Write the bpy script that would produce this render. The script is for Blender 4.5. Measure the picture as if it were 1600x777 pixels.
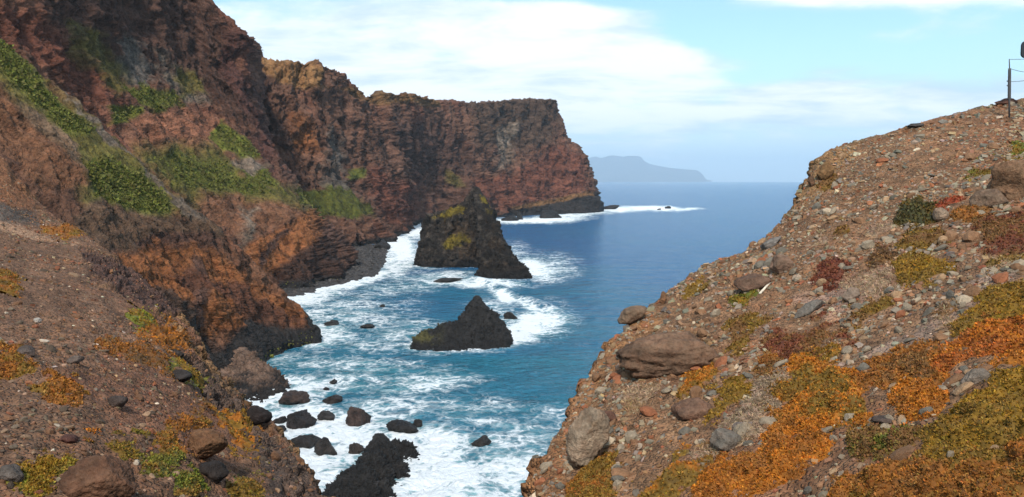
import bpy, math, random
import numpy as np
from mathutils import Vector, Matrix, Quaternion
from mathutils.bvhtree import BVHTree

for o in list(bpy.data.objects):
    bpy.data.objects.remove(o, do_unlink=True)
scene = bpy.context.scene
COL = scene.collection

# ------------------------------------------------------------------ camera
CAMZ = 50.0                      # metres above the sea
FPX = 1232.0                     # focal length in pixels of the 1600 wide photograph
PITCH = math.atan(105.5 / FPX)   # tilted slightly down
cam_data = bpy.data.cameras.new('camera')
cam_data.sensor_width = 36.0
cam_data.lens = 36.0 * FPX / 1600.0
cam_data.clip_start = 0.2
cam_data.clip_end = 200000.0
cam = bpy.data.objects.new('camera', cam_data)
COL.objects.link(cam)
cam.location = (0, 0, CAMZ)
cam.rotation_euler = (math.pi / 2 - PITCH, 0, 0)
scene.camera = cam

# ------------------------------------------------------------------ light
SUN_DIR = Vector((-0.08, -0.67, 0.74)).normalized()     # towards the sun
sun_data = bpy.data.lights.new('sun', 'SUN')
sun_data.energy = 2.7
sun_data.angle = math.radians(6.0)
sun_data.color = (1.0, 0.95, 0.87)
sun = bpy.data.objects.new('sun', sun_data)
COL.objects.link(sun)
sun.rotation_euler = SUN_DIR.to_track_quat('Z', 'Y').to_euler()
SUN_EL = math.asin(SUN_DIR.z)
SUN_ROT = math.atan2(SUN_DIR.x, SUN_DIR.y)

world = bpy.data.worlds.new('World')
scene.world = world
world.use_nodes = True


class NT:
    """short-hand for node trees"""
    def __init__(self, tree):
        self.t = tree
        self.n = tree.nodes
        self.l = tree.links
        self.n.clear()

    def add(self, kind, **kw):
        nd = self.n.new(kind)
        for k, v in kw.items():
            setattr(nd, k, v)
        return nd

    def put(self, sock, v):
        if hasattr(v, 'is_output') or isinstance(v, bpy.types.NodeSocket):
            self.l.new(v, sock)
        else:
            if isinstance(v, (tuple, list)) and len(v) == 3 and len(sock.default_value) == 4:
                v = (*v, 1.0)
            sock.default_value = v

    def math(self, op, a, b=0.0, c=None, clamp=False):
        nd = self.add('ShaderNodeMath', operation=op, use_clamp=clamp)
        self.put(nd.inputs[0], a)
        self.put(nd.inputs[1], b)
        if c is not None:
            self.put(nd.inputs[2], c)
        return nd.outputs[0]

    def vmath(self, op, a, b=(0, 0, 0)):
        nd = self.add('ShaderNodeVectorMath', operation=op)
        self.put(nd.inputs[0], a)
        if op == 'SCALE':
            self.put(nd.inputs['Scale'], b)
        else:
            self.put(nd.inputs[1], b)
        return nd.outputs[0]

    def mix(self, f, a, b, blend='MIX'):
        nd = self.add('ShaderNodeMix', data_type='RGBA', blend_type=blend)
        self.put(nd.inputs['Factor'], f)
        self.put(nd.inputs[6], a)
        self.put(nd.inputs[7], b)
        return nd.outputs[2]

    def smooth(self, x, lo, hi, tlo=0.0, thi=1.0):
        nd = self.add('ShaderNodeMapRange', interpolation_type='SMOOTHSTEP')
        self.put(nd.inputs[0], x)
        self.put(nd.inputs[1], lo)
        self.put(nd.inputs[2], hi)
        self.put(nd.inputs[3], tlo)
        self.put(nd.inputs[4], thi)
        return nd.outputs[0]

    def noise(self, vec, scale, detail=6.0, rough=0.55, dist=0.0, lac=2.0):
        nd = self.add('ShaderNodeTexNoise')
        self.put(nd.inputs['Vector'], vec)
        self.put(nd.inputs['Scale'], scale)
        self.put(nd.inputs['Detail'], detail)
        self.put(nd.inputs['Roughness'], rough)
        self.put(nd.inputs['Distortion'], dist)
        self.put(nd.inputs['Lacunarity'], lac)
        return nd.outputs['Fac']

    def voronoi(self, vec, scale, feature='F1', rnd=1.0):
        nd = self.add('ShaderNodeTexVoronoi', feature=feature)
        self.put(nd.inputs['Vector'], vec)
        self.put(nd.inputs['Scale'], scale)
        self.put(nd.inputs['Randomness'], rnd)
        return nd

    def bump(self, h, strength, dist, normal=None):
        nd = self.add('ShaderNodeBump')
        self.put(nd.inputs['Height'], h)
        self.put(nd.inputs['Strength'], strength)
        self.put(nd.inputs['Distance'], dist)
        if normal is not None:
            self.put(nd.inputs['Normal'], normal)
        return nd.outputs[0]


SKY_TINT = (0.95, 1.26, 1.22)


def build_sky():
    w = NT(world.node_tree)
    out = w.add('ShaderNodeOutputWorld')
    bg = w.add('ShaderNodeBackground')
    w.l.new(bg.outputs[0], out.inputs[0])
    bg.inputs['Strength'].default_value = 0.10
    sky = w.add('ShaderNodeTexSky', sky_type='NISHITA')
    sky.sun_disc = False
    sky.sun_elevation = SUN_EL
    sky.sun_rotation = SUN_ROT
    sky.altitude = 50
    sky.air_density = 1.0
    sky.dust_density = 0.6
    sky.ozone_density = 1.0
    tc = w.add('ShaderNodeTexCoord')
    d = tc.outputs['Generated']
    sep = w.add('ShaderNodeSeparateXYZ')
    w.l.new(d, sep.inputs[0])
    x, y, z = sep.outputs
    # cloud deck seen in perspective: direction divided by height, softened near the horizon
    zz = w.math('ADD', w.math('MAXIMUM', z, 0.0), 0.16)
    u = w.math('DIVIDE', x, zz)
    v = w.math('DIVIDE', y, zz)
    comb = w.add('ShaderNodeCombineXYZ')
    w.put(comb.inputs[0], u)
    w.put(comb.inputs[1], v)
    w.put(comb.inputs[2], 0.37)
    p = comb.outputs[0]
    n1 = w.noise(w.vmath('MULTIPLY', p, (1.0, 1.0, 1.0)), 1.7, 9.0, 0.56, 0.35)
    n2 = w.noise(w.vmath('ADD', w.vmath('MULTIPLY', p, (0.8, 1.6, 1.0)), (7.3, 2.1, 0)), 1.9, 6.0, 0.6, 0.4)
    # where this day's cloud banks and the clear gap stand, as directions (azimuth = x/y, height = z/y)
    yy = w.math('MAXIMUM', y, 0.05)
    az = w.math('DIVIDE', x, yy)
    el = w.math('DIVIDE', z, yy)

    def blob(a0, e0, ra, re):
        da = w.math('DIVIDE', w.math('SUBTRACT', az, a0), ra)
        de = w.math('DIVIDE', w.math('SUBTRACT', el, e0), re)
        r = w.math('ADD', w.math('MULTIPLY', da, da), w.math('MULTIPLY', de, de))
        return w.math('EXPONENT', w.math('MULTIPLY', r, -1.0))
    front = w.smooth(y, 0.0, 0.25)
    bank = w.math('MULTIPLY', blob(-0.16, 0.14, 0.30, 0.13), 0.40)
    for a0, e0, ra, re, k in ((0.06, 0.165, 0.13, 0.04, 0.22), (0.21, 0.145, 0.09, 0.024, 0.22), (0.30, 0.085, 0.30, 0.035, 0.16), (0.55, 0.105, 0.22, 0.03, 0.20), (0.50, 0.235, 0.28, 0.022, 0.34), (0.10, 0.195, 0.12, 0.02, 0.14)):
        bank = w.math('ADD', bank, w.math('MULTIPLY', blob(a0, e0, ra, re), k))
    gap = w.math('MULTIPLY', blob(0.24, 0.195, 0.16, 0.028), 0.22)
    for a0, e0, ra, re, k in ((0.50, 0.160, 0.26, 0.026, 0.22), (0.05, 0.232, 0.14, 0.012, 0.34), (-0.085, 0.155, 0.05, 0.013, 0.26), (-0.38, 0.236, 0.07, 0.016, 0.30), (0.20, 0.225, 0.10, 0.012, 0.18)):
        gap = w.math('ADD', gap, w.math('MULTIPLY', blob(a0, e0, ra, re), k))
    cov = w.math('MULTIPLY', w.math('SUBTRACT', bank, gap), front)
    cov = w.math('ADD', cov, w.math('ADD', w.math('MULTIPLY', n1, 0.85), w.math('MULTIPLY', n2, 0.45)))
    mask = w.smooth(cov, 0.60, 0.90)
    # thin veil everywhere, thicker low down
    veil = w.smooth(z, -0.02, 0.20, 0.92, 0.22)
    shade = w.smooth(w.math('ADD', w.math('MULTIPLY', w.noise(w.vmath('MULTIPLY', w.vmath('ADD', p, (0.3, 0.35, 0)), (1.0, 1.5, 1)), 1.6, 7.0, 0.62, 0.3), 0.9), w.math('MULTIPLY', cov, 0.30)), 0.52, 0.82)
    cloud = w.mix(shade, (4.5, 5.6, 6.6), (8.0, 8.1, 8.2))
    skyc = w.vmath('MULTIPLY', sky.outputs[0], SKY_TINT)
    colr = w.mix(veil, skyc, (4.9, 6.2, 7.2))
    colr = w.mix(w.math('MULTIPLY', mask, w.smooth(z, 0.0, 0.10, 0.35, 0.97)), colr, cloud)
    w.l.new(colr, bg.inputs['Color'])


build_sky()
scene.view_settings.view_transform = 'Standard'
scene.view_settings.look = 'None'
scene.view_settings.gamma = 1.0
scene.view_settings.use_curve_mapping = False
scene.view_settings.exposure = 0.68
scene.render.engine = 'CYCLES'
scene.cycles.use_denoising = True
scene.cycles.denoising_input_passes = 'RGB_ALBEDO_NORMAL'
scene.cycles.denoising_prefilter = 'ACCURATE'
scene.cycles.max_bounces = 6
scene.cycles.diffuse_bounces = 3
scene.cycles.glossy_bounces = 2
scene.cycles.volume_bounces = 1
scene.cycles.transparent_max_bounces = 4
scene.cycles.caustics_reflective = False
scene.cycles.caustics_refractive = False

# ------------------------------------------------------------------ geometry helpers
SP, CP = math.sin(PITCH), math.cos(PITCH)


def P(px, py, d):
    """world point at forward distance d seen at photograph position px, py"""
    px = np.asarray(px, float); py = np.asarray(py, float); d = np.asarray(d, float)
    u = (px - 800.0) / FPX
    v = -(py - 388.5) / FPX
    yd = CP + v * SP
    zd = -SP + v * CP
    s = d / yd
    return np.stack([u * s, d + 0 * s, CAMZ + zd * s], -1)


def S(px, py):
    """point of the sea surface seen at px, py"""
    px = np.asarray(px, float); py = np.asarray(py, float)
    u = (px - 800.0) / FPX
    v = -(py - 388.5) / FPX
    yd = CP + v * SP
    zd = -SP + v * CP
    s = -CAMZ / np.minimum(zd, -1e-5)
    return np.stack([u * s, yd * s, 0 * s], -1)


def proj(p):
    q = p - np.array([0, 0, CAMZ])
    f = q[..., 1] * CP - q[..., 2] * SP
    up = q[..., 1] * SP + q[..., 2] * CP
    f = np.where(np.abs(f) < 1e-6, 1e-6, f)
    return 800 + FPX * q[..., 0] / f, 388.5 - FPX * up / f


RNG = np.random.default_rng(7)
LAT = RNG.random((64, 64, 64)).astype(np.float32) * 2 - 1
ROT = np.array(Matrix.Rotation(0.65, 3, Vector((0.3, 0.8, 0.52))))


def vnoise(p):
    i = np.floor(p)
    f = (p - i).astype(np.float32)
    i = i.astype(np.int64) & 63
    f = f * f * f * (f * (f * 6 - 15) + 10)
    x0, y0, z0 = i[..., 0], i[..., 1], i[..., 2]
    x1, y1, z1 = (x0 + 1) & 63, (y0 + 1) & 63, (z0 + 1) & 63
    fx, fy, fz = f[..., 0], f[..., 1], f[..., 2]
    a = LAT[x0, y0, z0] * (1 - fx) + LAT[x1, y0, z0] * fx
    b = LAT[x0, y1, z0] * (1 - fx) + LAT[x1, y1, z0] * fx
    c = LAT[x0, y0, z1] * (1 - fx) + LAT[x1, y0, z1] * fx
    e = LAT[x0, y1, z1] * (1 - fx) + LAT[x1, y1, z1] * fx
    return (a * (1 - fy) + b * fy) * (1 - fz) + (c * (1 - fy) + e * fy) * fz


def fbm(p, octaves=5, gain=0.5, ridged=False, off=0.0):
    q = np.asarray(p, float) + off
    amp, tot, acc = 1.0, 0.0, 0.0
    for _ in range(octaves):
        n = vnoise(q)
        if ridged:
            n = 1 - 2.4 * np.abs(n)
        acc = acc + amp * n
        tot += amp
        amp *= gain
        q = (q @ ROT) * 2.03 + 11.7
    return acc / tot


HASH = RNG.random((64, 64, 64, 3)).astype(np.float32)


def worley(p):
    i = np.floor(p).astype(np.int64)
    f = (p - i).astype(np.float32)
    f1 = np.full(p.shape[:-1], 9.0, np.float32)
    f2 = f1.copy()
    cid = np.zeros(p.shape[:-1], np.float32)
    for a in (-1, 0, 1):
        for b in (-1, 0, 1):
            for c in (-1, 0, 1):
                j = (i + np.array([a, b, c])) & 63
                h = HASH[j[..., 0], j[..., 1], j[..., 2]]
                dd = ((h + np.array([a, b, c], np.float32) - f) ** 2).sum(-1)
                near = dd < f1
                f2 = np.where(near, f1, np.minimum(f2, dd))
                cid = np.where(near, h[..., 0], cid)
                f1 = np.where(near, dd, f1)
    return np.sqrt(f1), np.sqrt(f2), cid


def facets(p, tilt=0.9):
    """angular broken faces: every cell is a plane of its own height and tilt"""
    i = np.floor(p).astype(np.int64)
    f = (p - i).astype(np.float32)
    f1 = np.full(p.shape[:-1], 9.0, np.float32)
    val = np.zeros(p.shape[:-1], np.float32)
    for a in (-1, 0, 1):
        for b in (-1, 0, 1):
            for c in (-1, 0, 1):
                j = (i + np.array([a, b, c])) & 63
                h = HASH[j[..., 0], j[..., 1], j[..., 2]]
                o = h + np.array([a, b, c], np.float32) - f
                dd = (o ** 2).sum(-1)
                near = dd < f1
                t = HASH[j[..., 1], j[..., 2], j[..., 0]] - 0.5
                val = np.where(near, (h[..., 1] - 0.5) + tilt * (o * t).sum(-1), val)
                f1 = np.where(near, dd, f1)
    return val


def sstep(x, a, b):
    t = np.clip((x - a) / (b - a), 0, 1)
    return t * t * (3 - 2 * t)


def polysd(x, y, poly):
    """signed distance to a polygon, positive inside"""
    poly = np.asarray(poly, float)
    d2 = np.full(x.shape, 1e12)
    ins = np.zeros(x.shape, bool)
    n = len(poly)
    for k in range(n):
        ax, ay = poly[k]
        bx, by = poly[(k + 1) % n]
        ex, ey = bx - ax, by - ay
        t = np.clip(((x - ax) * ex + (y - ay) * ey) / (ex * ex + ey * ey + 1e-9), 0, 1)
        d2 = np.minimum(d2, (x - ax - t * ex) ** 2 + (y - ay - t * ey) ** 2)
        c = ((ay > y) != (by > y)) & (x < (bx - ax) * (y - ay) / (by - ay + 1e-12) + ax)
        ins ^= c
    d = np.sqrt(d2)
    return np.where(ins, d, -d)


def crom(net, axis, counts):
    net = np.moveaxis(net, axis, 0)
    n = net.shape[0]
    out = []
    for i in range(n - 1):
        p0 = net[max(i - 1, 0)]; p1 = net[i]; p2 = net[i + 1]; p3 = net[min(i + 2, n - 1)]
        m1 = (p2 - p0) * 0.5 * 0.85
        m2 = (p3 - p1) * 0.5 * 0.85
        # limit the tangents where neighbouring spans differ a lot
        span = np.linalg.norm(p2 - p1, axis=-1, keepdims=True) + 1e-9
        for m in (m1, m2):
            L = np.linalg.norm(m, axis=-1, keepdims=True) + 1e-9
            m *= np.minimum(1.0, 1.1 * span / L)
        c = counts[i]
        for k in range(c + (1 if i == n - 2 else 0)):
            t = k / c
            h1 = 2 * t ** 3 - 3 * t ** 2 + 1; h2 = t ** 3 - 2 * t ** 2 + t
            h3 = -2 * t ** 3 + 3 * t ** 2; h4 = t ** 3 - t ** 2
            out.append(h1 * p1 + h2 * m1 + h3 * p2 + h4 * m2)
    return np.moveaxis(np.array(out), 0, axis)


def densify(net, step, cap=400, rcap=None, ccap=None):
    """net rows x cols x 3 -> fine grid with about `step` photograph pixels between points"""
    px, py = proj(net)
    def counts(axis):
        dx = np.diff(px, axis=axis); dy = np.diff(py, axis=axis)
        L = np.clip(np.hypot(dx, dy), 0, 900)
        L = np.quantile(L, 0.75, axis=1 - axis)
        return [int(np.clip(math.ceil(v / step), 2, cap)) for v in L]
    cr, cc = counts(0), counts(1)
    for lst, caps in ((cr, rcap), (cc, ccap)):
        for k, v in (caps or {}).items():
            lst[k] = min(lst[k], v)
    return crom(crom(net, 0, cr), 1, cc)


def grid_normals(g):
    du = np.gradient(g, axis=1)
    dv = np.gradient(g, axis=0)
    n = np.cross(du, dv)
    n /= np.linalg.norm(n, axis=-1, keepdims=True) + 1e-12
    return n


def mesh_from(name, verts, faces, mat=None, cols=None, smooth=True, attrs=None):
    """faces: (N,3) or (N,4) int array"""
    me = bpy.data.meshes.new(name)
    verts = np.ascontiguousarray(verts, np.float32).reshape(-1, 3)
    faces = np.ascontiguousarray(faces, np.int32)
    k = faces.shape[1]
    me.vertices.add(len(verts))
    me.vertices.foreach_set('co', verts.ravel())
    me.loops.add(faces.size)
    me.loops.foreach_set('vertex_index', faces.ravel())
    me.polygons.add(len(faces))
    me.polygons.foreach_set('loop_start', np.arange(len(faces), dtype=np.int32) * k)
    try:
        me.polygons.foreach_set('loop_total', np.full(len(faces), k, np.int32))
    except Exception:
        pass
    me.update(calc_edges=True)
    me.polygons.foreach_set('use_smooth', np.full(len(faces), smooth))
    if cols is not None:
        a = me.color_attributes.new('tint', 'FLOAT_COLOR', 'POINT')
        c = np.ones((len(verts), 4), np.float32)
        c[:, :3] = np.clip(np.asarray(cols).reshape(-1, 3), 0, 1)
        a.data.foreach_set('color', c.ravel())
    for k2, v in (attrs or {}).items():
        a = me.attributes.new(k2, 'FLOAT', 'POINT')
        a.data.foreach_set('value', np.ascontiguousarray(v, np.float32).ravel())
    if mat is not None:
        me.materials.append(mat)
    me.validate()
    return me


def link(name, me, parent=None):
    o = bpy.data.objects.new(name, me)
    COL.objects.link(o)
    if parent is not None:
        o.parent = parent
    return o


def grid_faces(R, C, flip=False):
    i = np.arange(R * C).reshape(R, C)
    f = np.stack([i[:-1, :-1], i[:-1, 1:], i[1:, 1:], i[1:, :-1]], -1).reshape(-1, 4)
    return f[:, ::-1] if flip else f


def tag(o, label=None, cat=None, group=None, kind=None):
    if label: o['label'] = label
    if cat: o['category'] = cat
    if group: o['group'] = group
    if kind: o['kind'] = kind
    return o


# ------------------------------------------------------------------ materials
def new_mat(name):
    m = bpy.data.materials.new(name)
    m.use_nodes = True
    return m, NT(m.node_tree)


def rock_material(name, scale, bump_d, var=0.5, rough=0.92, spec=0.25, pebble=0.0, fine=1.0):
    """vertex tint broken up by grain, cracks and pebbles; scale = features per metre"""
    m, t = new_mat(name)
    out = t.add('ShaderNodeOutputMaterial')
    b = t.add('ShaderNodeBsdfPrincipled')
    t.l.new(b.outputs[0], out.inputs[0])
    geo = t.add('ShaderNodeTexCoord').outputs['Object']
    at = t.add('ShaderNodeAttribute', attribute_name='tint')
    n1 = t.noise(geo, scale, 8.0, 0.62, 0.3)
    n2 = t.noise(t.vmath('ADD', geo, (3.1, 9.2, 4.4)), scale * 4.3, 5.0, 0.6)
    n3 = t.noise(t.vmath('MULTIPLY', geo, (1, 1, 2.6)), scale * 0.37, 4.0, 0.6)
    k = t.math('ADD', t.math('MULTIPLY', n1, 0.9), t.math('ADD', t.math('MULTIPLY', n2, 0.7), t.math('MULTIPLY', n3, 0.4)))
    f = t.smooth(k, 0.70, 1.32, 1.0 - var, 1.0 + var)
    colr = t.vmath('SCALE', at.outputs['Color'], f)
    hue = t.smooth(t.noise(t.vmath('ADD', geo, (8.8, 1.2, 5.4)), scale * 1.7, 4.0, 0.55), 0.38, 0.64)
    colr = t.mix(t.math('MULTIPLY', hue, 0.22), colr, t.vmath('MULTIPLY', colr, (1.25, 0.85, 0.7)))
    h = t.math('ADD', n1, t.math('MULTIPLY', n2, 0.5 * fine))
    if pebble > 0:
        vo = t.voronoi(geo, pebble)
        colr2 = t.vmath('SCALE', colr, t.smooth(t.add_sep(vo.outputs['Color']), 0.0, 1.0, 0.55, 1.5))
        cellm = t.smooth(vo.outputs['Distance'], 0.25, 0.6, 1.0, 0.0)
        colr = t.mix(t.math('MULTIPLY', cellm, 0.8), colr, colr2)
        h = t.math('ADD', h, t.math('MULTIPLY', cellm, 0.6))
    t.put(b.inputs['Base Color'], colr)
    t.put(b.inputs['Roughness'], rough)
    t.put(b.inputs['Specular IOR Level'], spec)
    t.l.new(t.bump(h, 1.0, bump_d), b.inputs['Normal'])
    return m


def add_sep(self, c):
    s = self.add('ShaderNodeSeparateColor')
    self.put(s.inputs[0], c)
    return s.outputs[0]


NT.add_sep = add_sep

MAT_CLIFF = rock_material('cliff_rock', 0.26, 2.2, var=0.65)
MAT_NEARCLIFF = rock_material('near_cliff_rock', 0.45, 1.3, var=0.65)
MAT_FAR = rock_material('far_cliff_rock', 0.12, 4.5, var=0.65)
MAT_SOIL = rock_material('scree_soil', 2.6, 0.07, var=0.55, pebble=15.0)
MAT_BOULDER = rock_material('boulder_rock', 3.4, 0.10, var=0.42)
MAT_STONE = rock_material('loose_stone', 7.0, 0.015, var=0.28)
MAT_WET = rock_material('wet_black_rock', 0.7, 1.1, var=0.75, rough=0.55, spec=0.3)
MAT_STACK = rock_material('sea_stack_rock', 0.4, 2.2, var=0.75)


def leaf_material(name, rough=0.75):
    m, t = new_mat(name)
    out = t.add('ShaderNodeOutputMaterial')
    b = t.add('ShaderNodeBsdfPrincipled')
    t.l.new(b.outputs[0], out.inputs[0])
    at = t.add('ShaderNodeAttribute', attribute_name='tint')
    geo = t.add('ShaderNodeTexCoord').outputs['Object']
    n = t.noise(geo, 9.0, 5.0, 0.65)
    t.put(b.inputs['Base Color'], t.vmath('SCALE', at.outputs['Color'], t.smooth(n, 0.3, 0.7, 0.65, 1.35)))
    t.put(b.inputs['Roughness'], rough)
    t.put(b.inputs['Specular IOR Level'], 0.25)
    return m


MAT_LEAF = leaf_material('succulent_leaf')


def plain_material(name, colr, rough=0.6, metal=0.0, nscale=20.0):
    m, t = new_mat(name)
    out = t.add('ShaderNodeOutputMaterial')
    b = t.add('ShaderNodeBsdfPrincipled')
    t.l.new(b.outputs[0], out.inputs[0])
    geo = t.add('ShaderNodeTexCoord').outputs['Object']
    n = t.noise(t.vmath('MULTIPLY', geo, (1, 1, 0.15)), nscale, 6.0, 0.6)
    t.put(b.inputs['Base Color'], t.vmath('SCALE', (*colr,), t.smooth(n, 0.3, 0.7, 0.6, 1.4)))
    t.put(b.inputs['Roughness'], rough)
    t.put(b.inputs['Metallic'], metal)
    t.l.new(t.bump(n, 0.4, 0.01), b.inputs['Normal'])
    return m


# ------------------------------------------------------------------ terrain
def c3(*a):
    return np.array(a, float)


def paint(col, px, py, zones, nz, nz2):
    """zones: (polygon in photograph pixels, colour, softness px, break-up px)"""
    for poly, c, soft, brk in zones:
        sd = polysd(px, py, poly) + nz * brk + nz2 * brk * 0.6
        m = sstep(sd, -soft, soft)[..., None]
        col = col * (1 - m) + np.array(c) * m
    return col


def net_px(cols):
    """list of columns, each a list of (px,py,d) from base to top -> rows x cols x 3"""
    a = np.array(cols, float)
    w = P(a[..., 0], a[..., 1], a[..., 2])
    return np.swapaxes(w, 0, 1)


def along(g, rib, k):
    """coordinates squeezed along the fall line, so that noise makes ribs and gullies running down it"""
    r = np.array(rib, float)
    r /= np.linalg.norm(r)
    return g - r * ((g @ r) * (1 - k))[..., None]


def cliff_displace(g, L, amp, strata=0.0, block=0.0, seed=0.0, vs=0.3, fade=None, rib=(0, 0, 1)):
    n = grid_normals(g)
    q = along(g, rib, vs)
    q2 = along(g, rib, 0.35)
    big = fbm(q / L, 5, 0.5, ridged=True, off=seed) - 0.25
    med = fbm(g / (L * 0.22), 5, 0.55, off=seed + 3)
    rid = fbm(q2 / (L * 0.26), 6, 0.58, ridged=True, off=seed + 8) - 0.25
    fin = fbm(q2 / (L * 0.06), 4, 0.65, ridged=True, off=seed + 15) - 0.2
    d = amp * (0.70 * big + 0.20 * med + 0.55 * rid + 0.26 * fin)
    if strata:
        zz = g[..., 2] + 0.10 * g[..., 0] + 2.5 * fbm(g / 40.0, 2, off=seed)
        lay = vnoise(np.stack([zz / 2.6, g[..., 0] / 90, g[..., 1] / 90], -1))
        lay2 = vnoise(np.stack([zz / 6.5 + 9, g[..., 0] / 120, g[..., 1] / 120], -1))
        d = d + strata * (np.tanh(3 * lay) * 0.5 + np.tanh(3 * lay2))
    if block:
        w3 = np.stack([med, np.roll(med, 7, 0), np.roll(med, 7, 1)], -1)
        d = d + block * 1.5 * facets(q2 / (L * 0.12) + 0.25 * w3, 1.6)
        d = d + block * 0.45 * facets(q2 / (L * 0.045) + 0.3 * w3, 1.6)
    if fade is not None:
        d = d * fade
    return g + n * np.array([1, 1, 0.4]) * d[..., None], d, n


def orient(g):
    """unit normals should face the camera side; flip the columns if they do not"""
    n = grid_normals(g)
    v = np.array([0, 0, CAMZ]) - g
    return g if np.median((n * v).sum(-1)) > 0 else g[:, ::-1]


# colours (linear albedo)
DARK = c3(0.078, 0.042, 0.031)
BLACK = c3(0.022, 0.019, 0.018)
BROWN = c3(0.150, 0.085, 0.055)
REDB = c3(0.180, 0.070, 0.045)
RED = c3(0.240, 0.072, 0.040)
ORNG = c3(0.260, 0.105, 0.042)
OCHRE = c3(0.270, 0.150, 0.065)
TAN = c3(0.300, 0.190, 0.120)
GREY = c3(0.130, 0.110, 0.095)
PALE = c3(0.270, 0.215, 0.170)
GREEN = c3(0.125, 0.135, 0.022)
OLIVE = c3(0.140, 0.115, 0.033)

VEG_SITES = []      # (points, normals, colour, size) on the cliffs for small bushes


def sample_grid(g, w, count, rng):
    """area-weighted random points on a grid surface, weighted by per-vertex w; returns points, normals"""
    a = g[:-1, :-1]; b = g[:-1, 1:]; c = g[1:, 1:]; d = g[1:, :-1]
    nn = np.cross(c - a, d - b) * 0.5
    area = np.linalg.norm(nn, axis=-1)
    ww = area * (w[:-1, :-1] + w[1:, 1:]) * 0.5
    ww = ww.ravel()
    s = ww.sum()
    if s <= 0:
        return np.zeros((0, 3)), np.zeros((0, 3)), np.zeros(0, int)
    idx = rng.choice(len(ww), count, p=ww / s)
    R, C = area.shape
    r, cc = idx // C, idx % C
    u = rng.random(count)[:, None]; v = rng.random(count)[:, None]
    pts = a[r, cc] * (1 - u) * (1 - v) + b[r, cc] * u * (1 - v) + c[r, cc] * u * v + d[r, cc] * (1 - u) * v
    no = nn[r, cc] / (area[r, cc][:, None] + 1e-12)
    return pts, no, idx


GRIDS = {}


def cliff(name, cols, step, mat, L, amp, base, zones, strata=0.0, block=0.0, seed=0.0, vs=0.3, extra=None, wet=4.0,
          veg=0, vegsize=(0.5, 1.3), label=None, back=None, band=0.0, dim=0.95, rib=(0, 0, 1)):
    net = net_px(cols)
    foot = net[0:1] + np.array([0, -3.0, -14.0])
    net = np.concatenate([foot, net], 0)
    rc = {0: 12}
    for k, (dy, dz, dx) in enumerate(back or []):   # plateau or far side behind the crest
        b_ = net[-1:].copy()
        b_[..., 0] = b_[..., 0] * (b_[..., 1] + dy) / b_[..., 1] + dx
        b_[..., 1] += dy
        b_[..., 2] += dz
        net = np.concatenate([net, b_], 0)
        rc[-1 - k] = 14
    g = orient(densify(net, step, 400, rc, {0: 45}))
    px, py = proj(g)
    nz = fbm(g / (L * 0.5), 5, 0.6, off=seed + 21)
    nz2 = fbm(g / (L * 0.08), 4, 0.6, off=seed + 31)
    col = np.broadcast_to(base, g.shape).copy()
    v1 = fbm(along(g, rib, 0.25) / (L * 0.6), 5, 0.55, off=seed + 40)[..., None]
    v2 = fbm(along(g, rib, 0.35) / (L * 0.25), 5, 0.6, off=seed + 50)[..., None]
    col = col * (1 + 0.55 * v2)
    col = col * (1 - sstep(v1, 0.05, 0.35) * 0.55) + REDB * sstep(v1, 0.05, 0.35) * 0.55
    col = col * (1 - sstep(-v1, 0.08, 0.4) * 0.6) + DARK * sstep(-v1, 0.08, 0.4) * 0.6
    col = paint(col, px, py, zones, nz * 1.0, nz2)
    grn = sstep(col[..., 1] / (col[..., 0] + 1e-4), 0.72, 0.95)
    for _ in range(6):
        q_ = np.pad(grn, 2, mode='edge')
        grn = (q_[:-4, 2:-2] + q_[4:, 2:-2] + q_[2:-2, :-4] + q_[2:-2, 4:] + q_[2:-2, 2:-2]) / 5
    gd, d, n = cliff_displace(g, L, amp, strata, block, seed, vs, 1 - 0.7 * grn, rib)
    if band:
        zz = gd[..., 2] + 0.10 * gd[..., 0] + 2.5 * fbm(g / 40.0, 2, off=seed)
        lay = vnoise(np.stack([zz / 3.2, g[..., 0] / 120, g[..., 1] / 120], -1))[..., None]
        col = col * (1 + band * lay)
    col = col * (1 + 0.35 * nz2[..., None])
    # sea-washed dark foot
    col = col * dim * c3(1.04, 0.97, 0.90)
    m = sstep(wet * (1.1 + 1.3 * nz) - gd[..., 2], -1.2, 2.5)[..., None]
    col = col * (1 - m) + BLACK * 1.1 * m
    me = mesh_from(name, gd, grid_faces(*g.shape[:2]), mat, col)
    o = link(name, me)
    tag(o, label, None, None, 'structure')
    GRIDS[name] = (gd, px, py, col, ((grid_normals(g) * (np.array([0, 0, CAMZ]) - g)).sum(-1) > 0))
    return o


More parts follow.
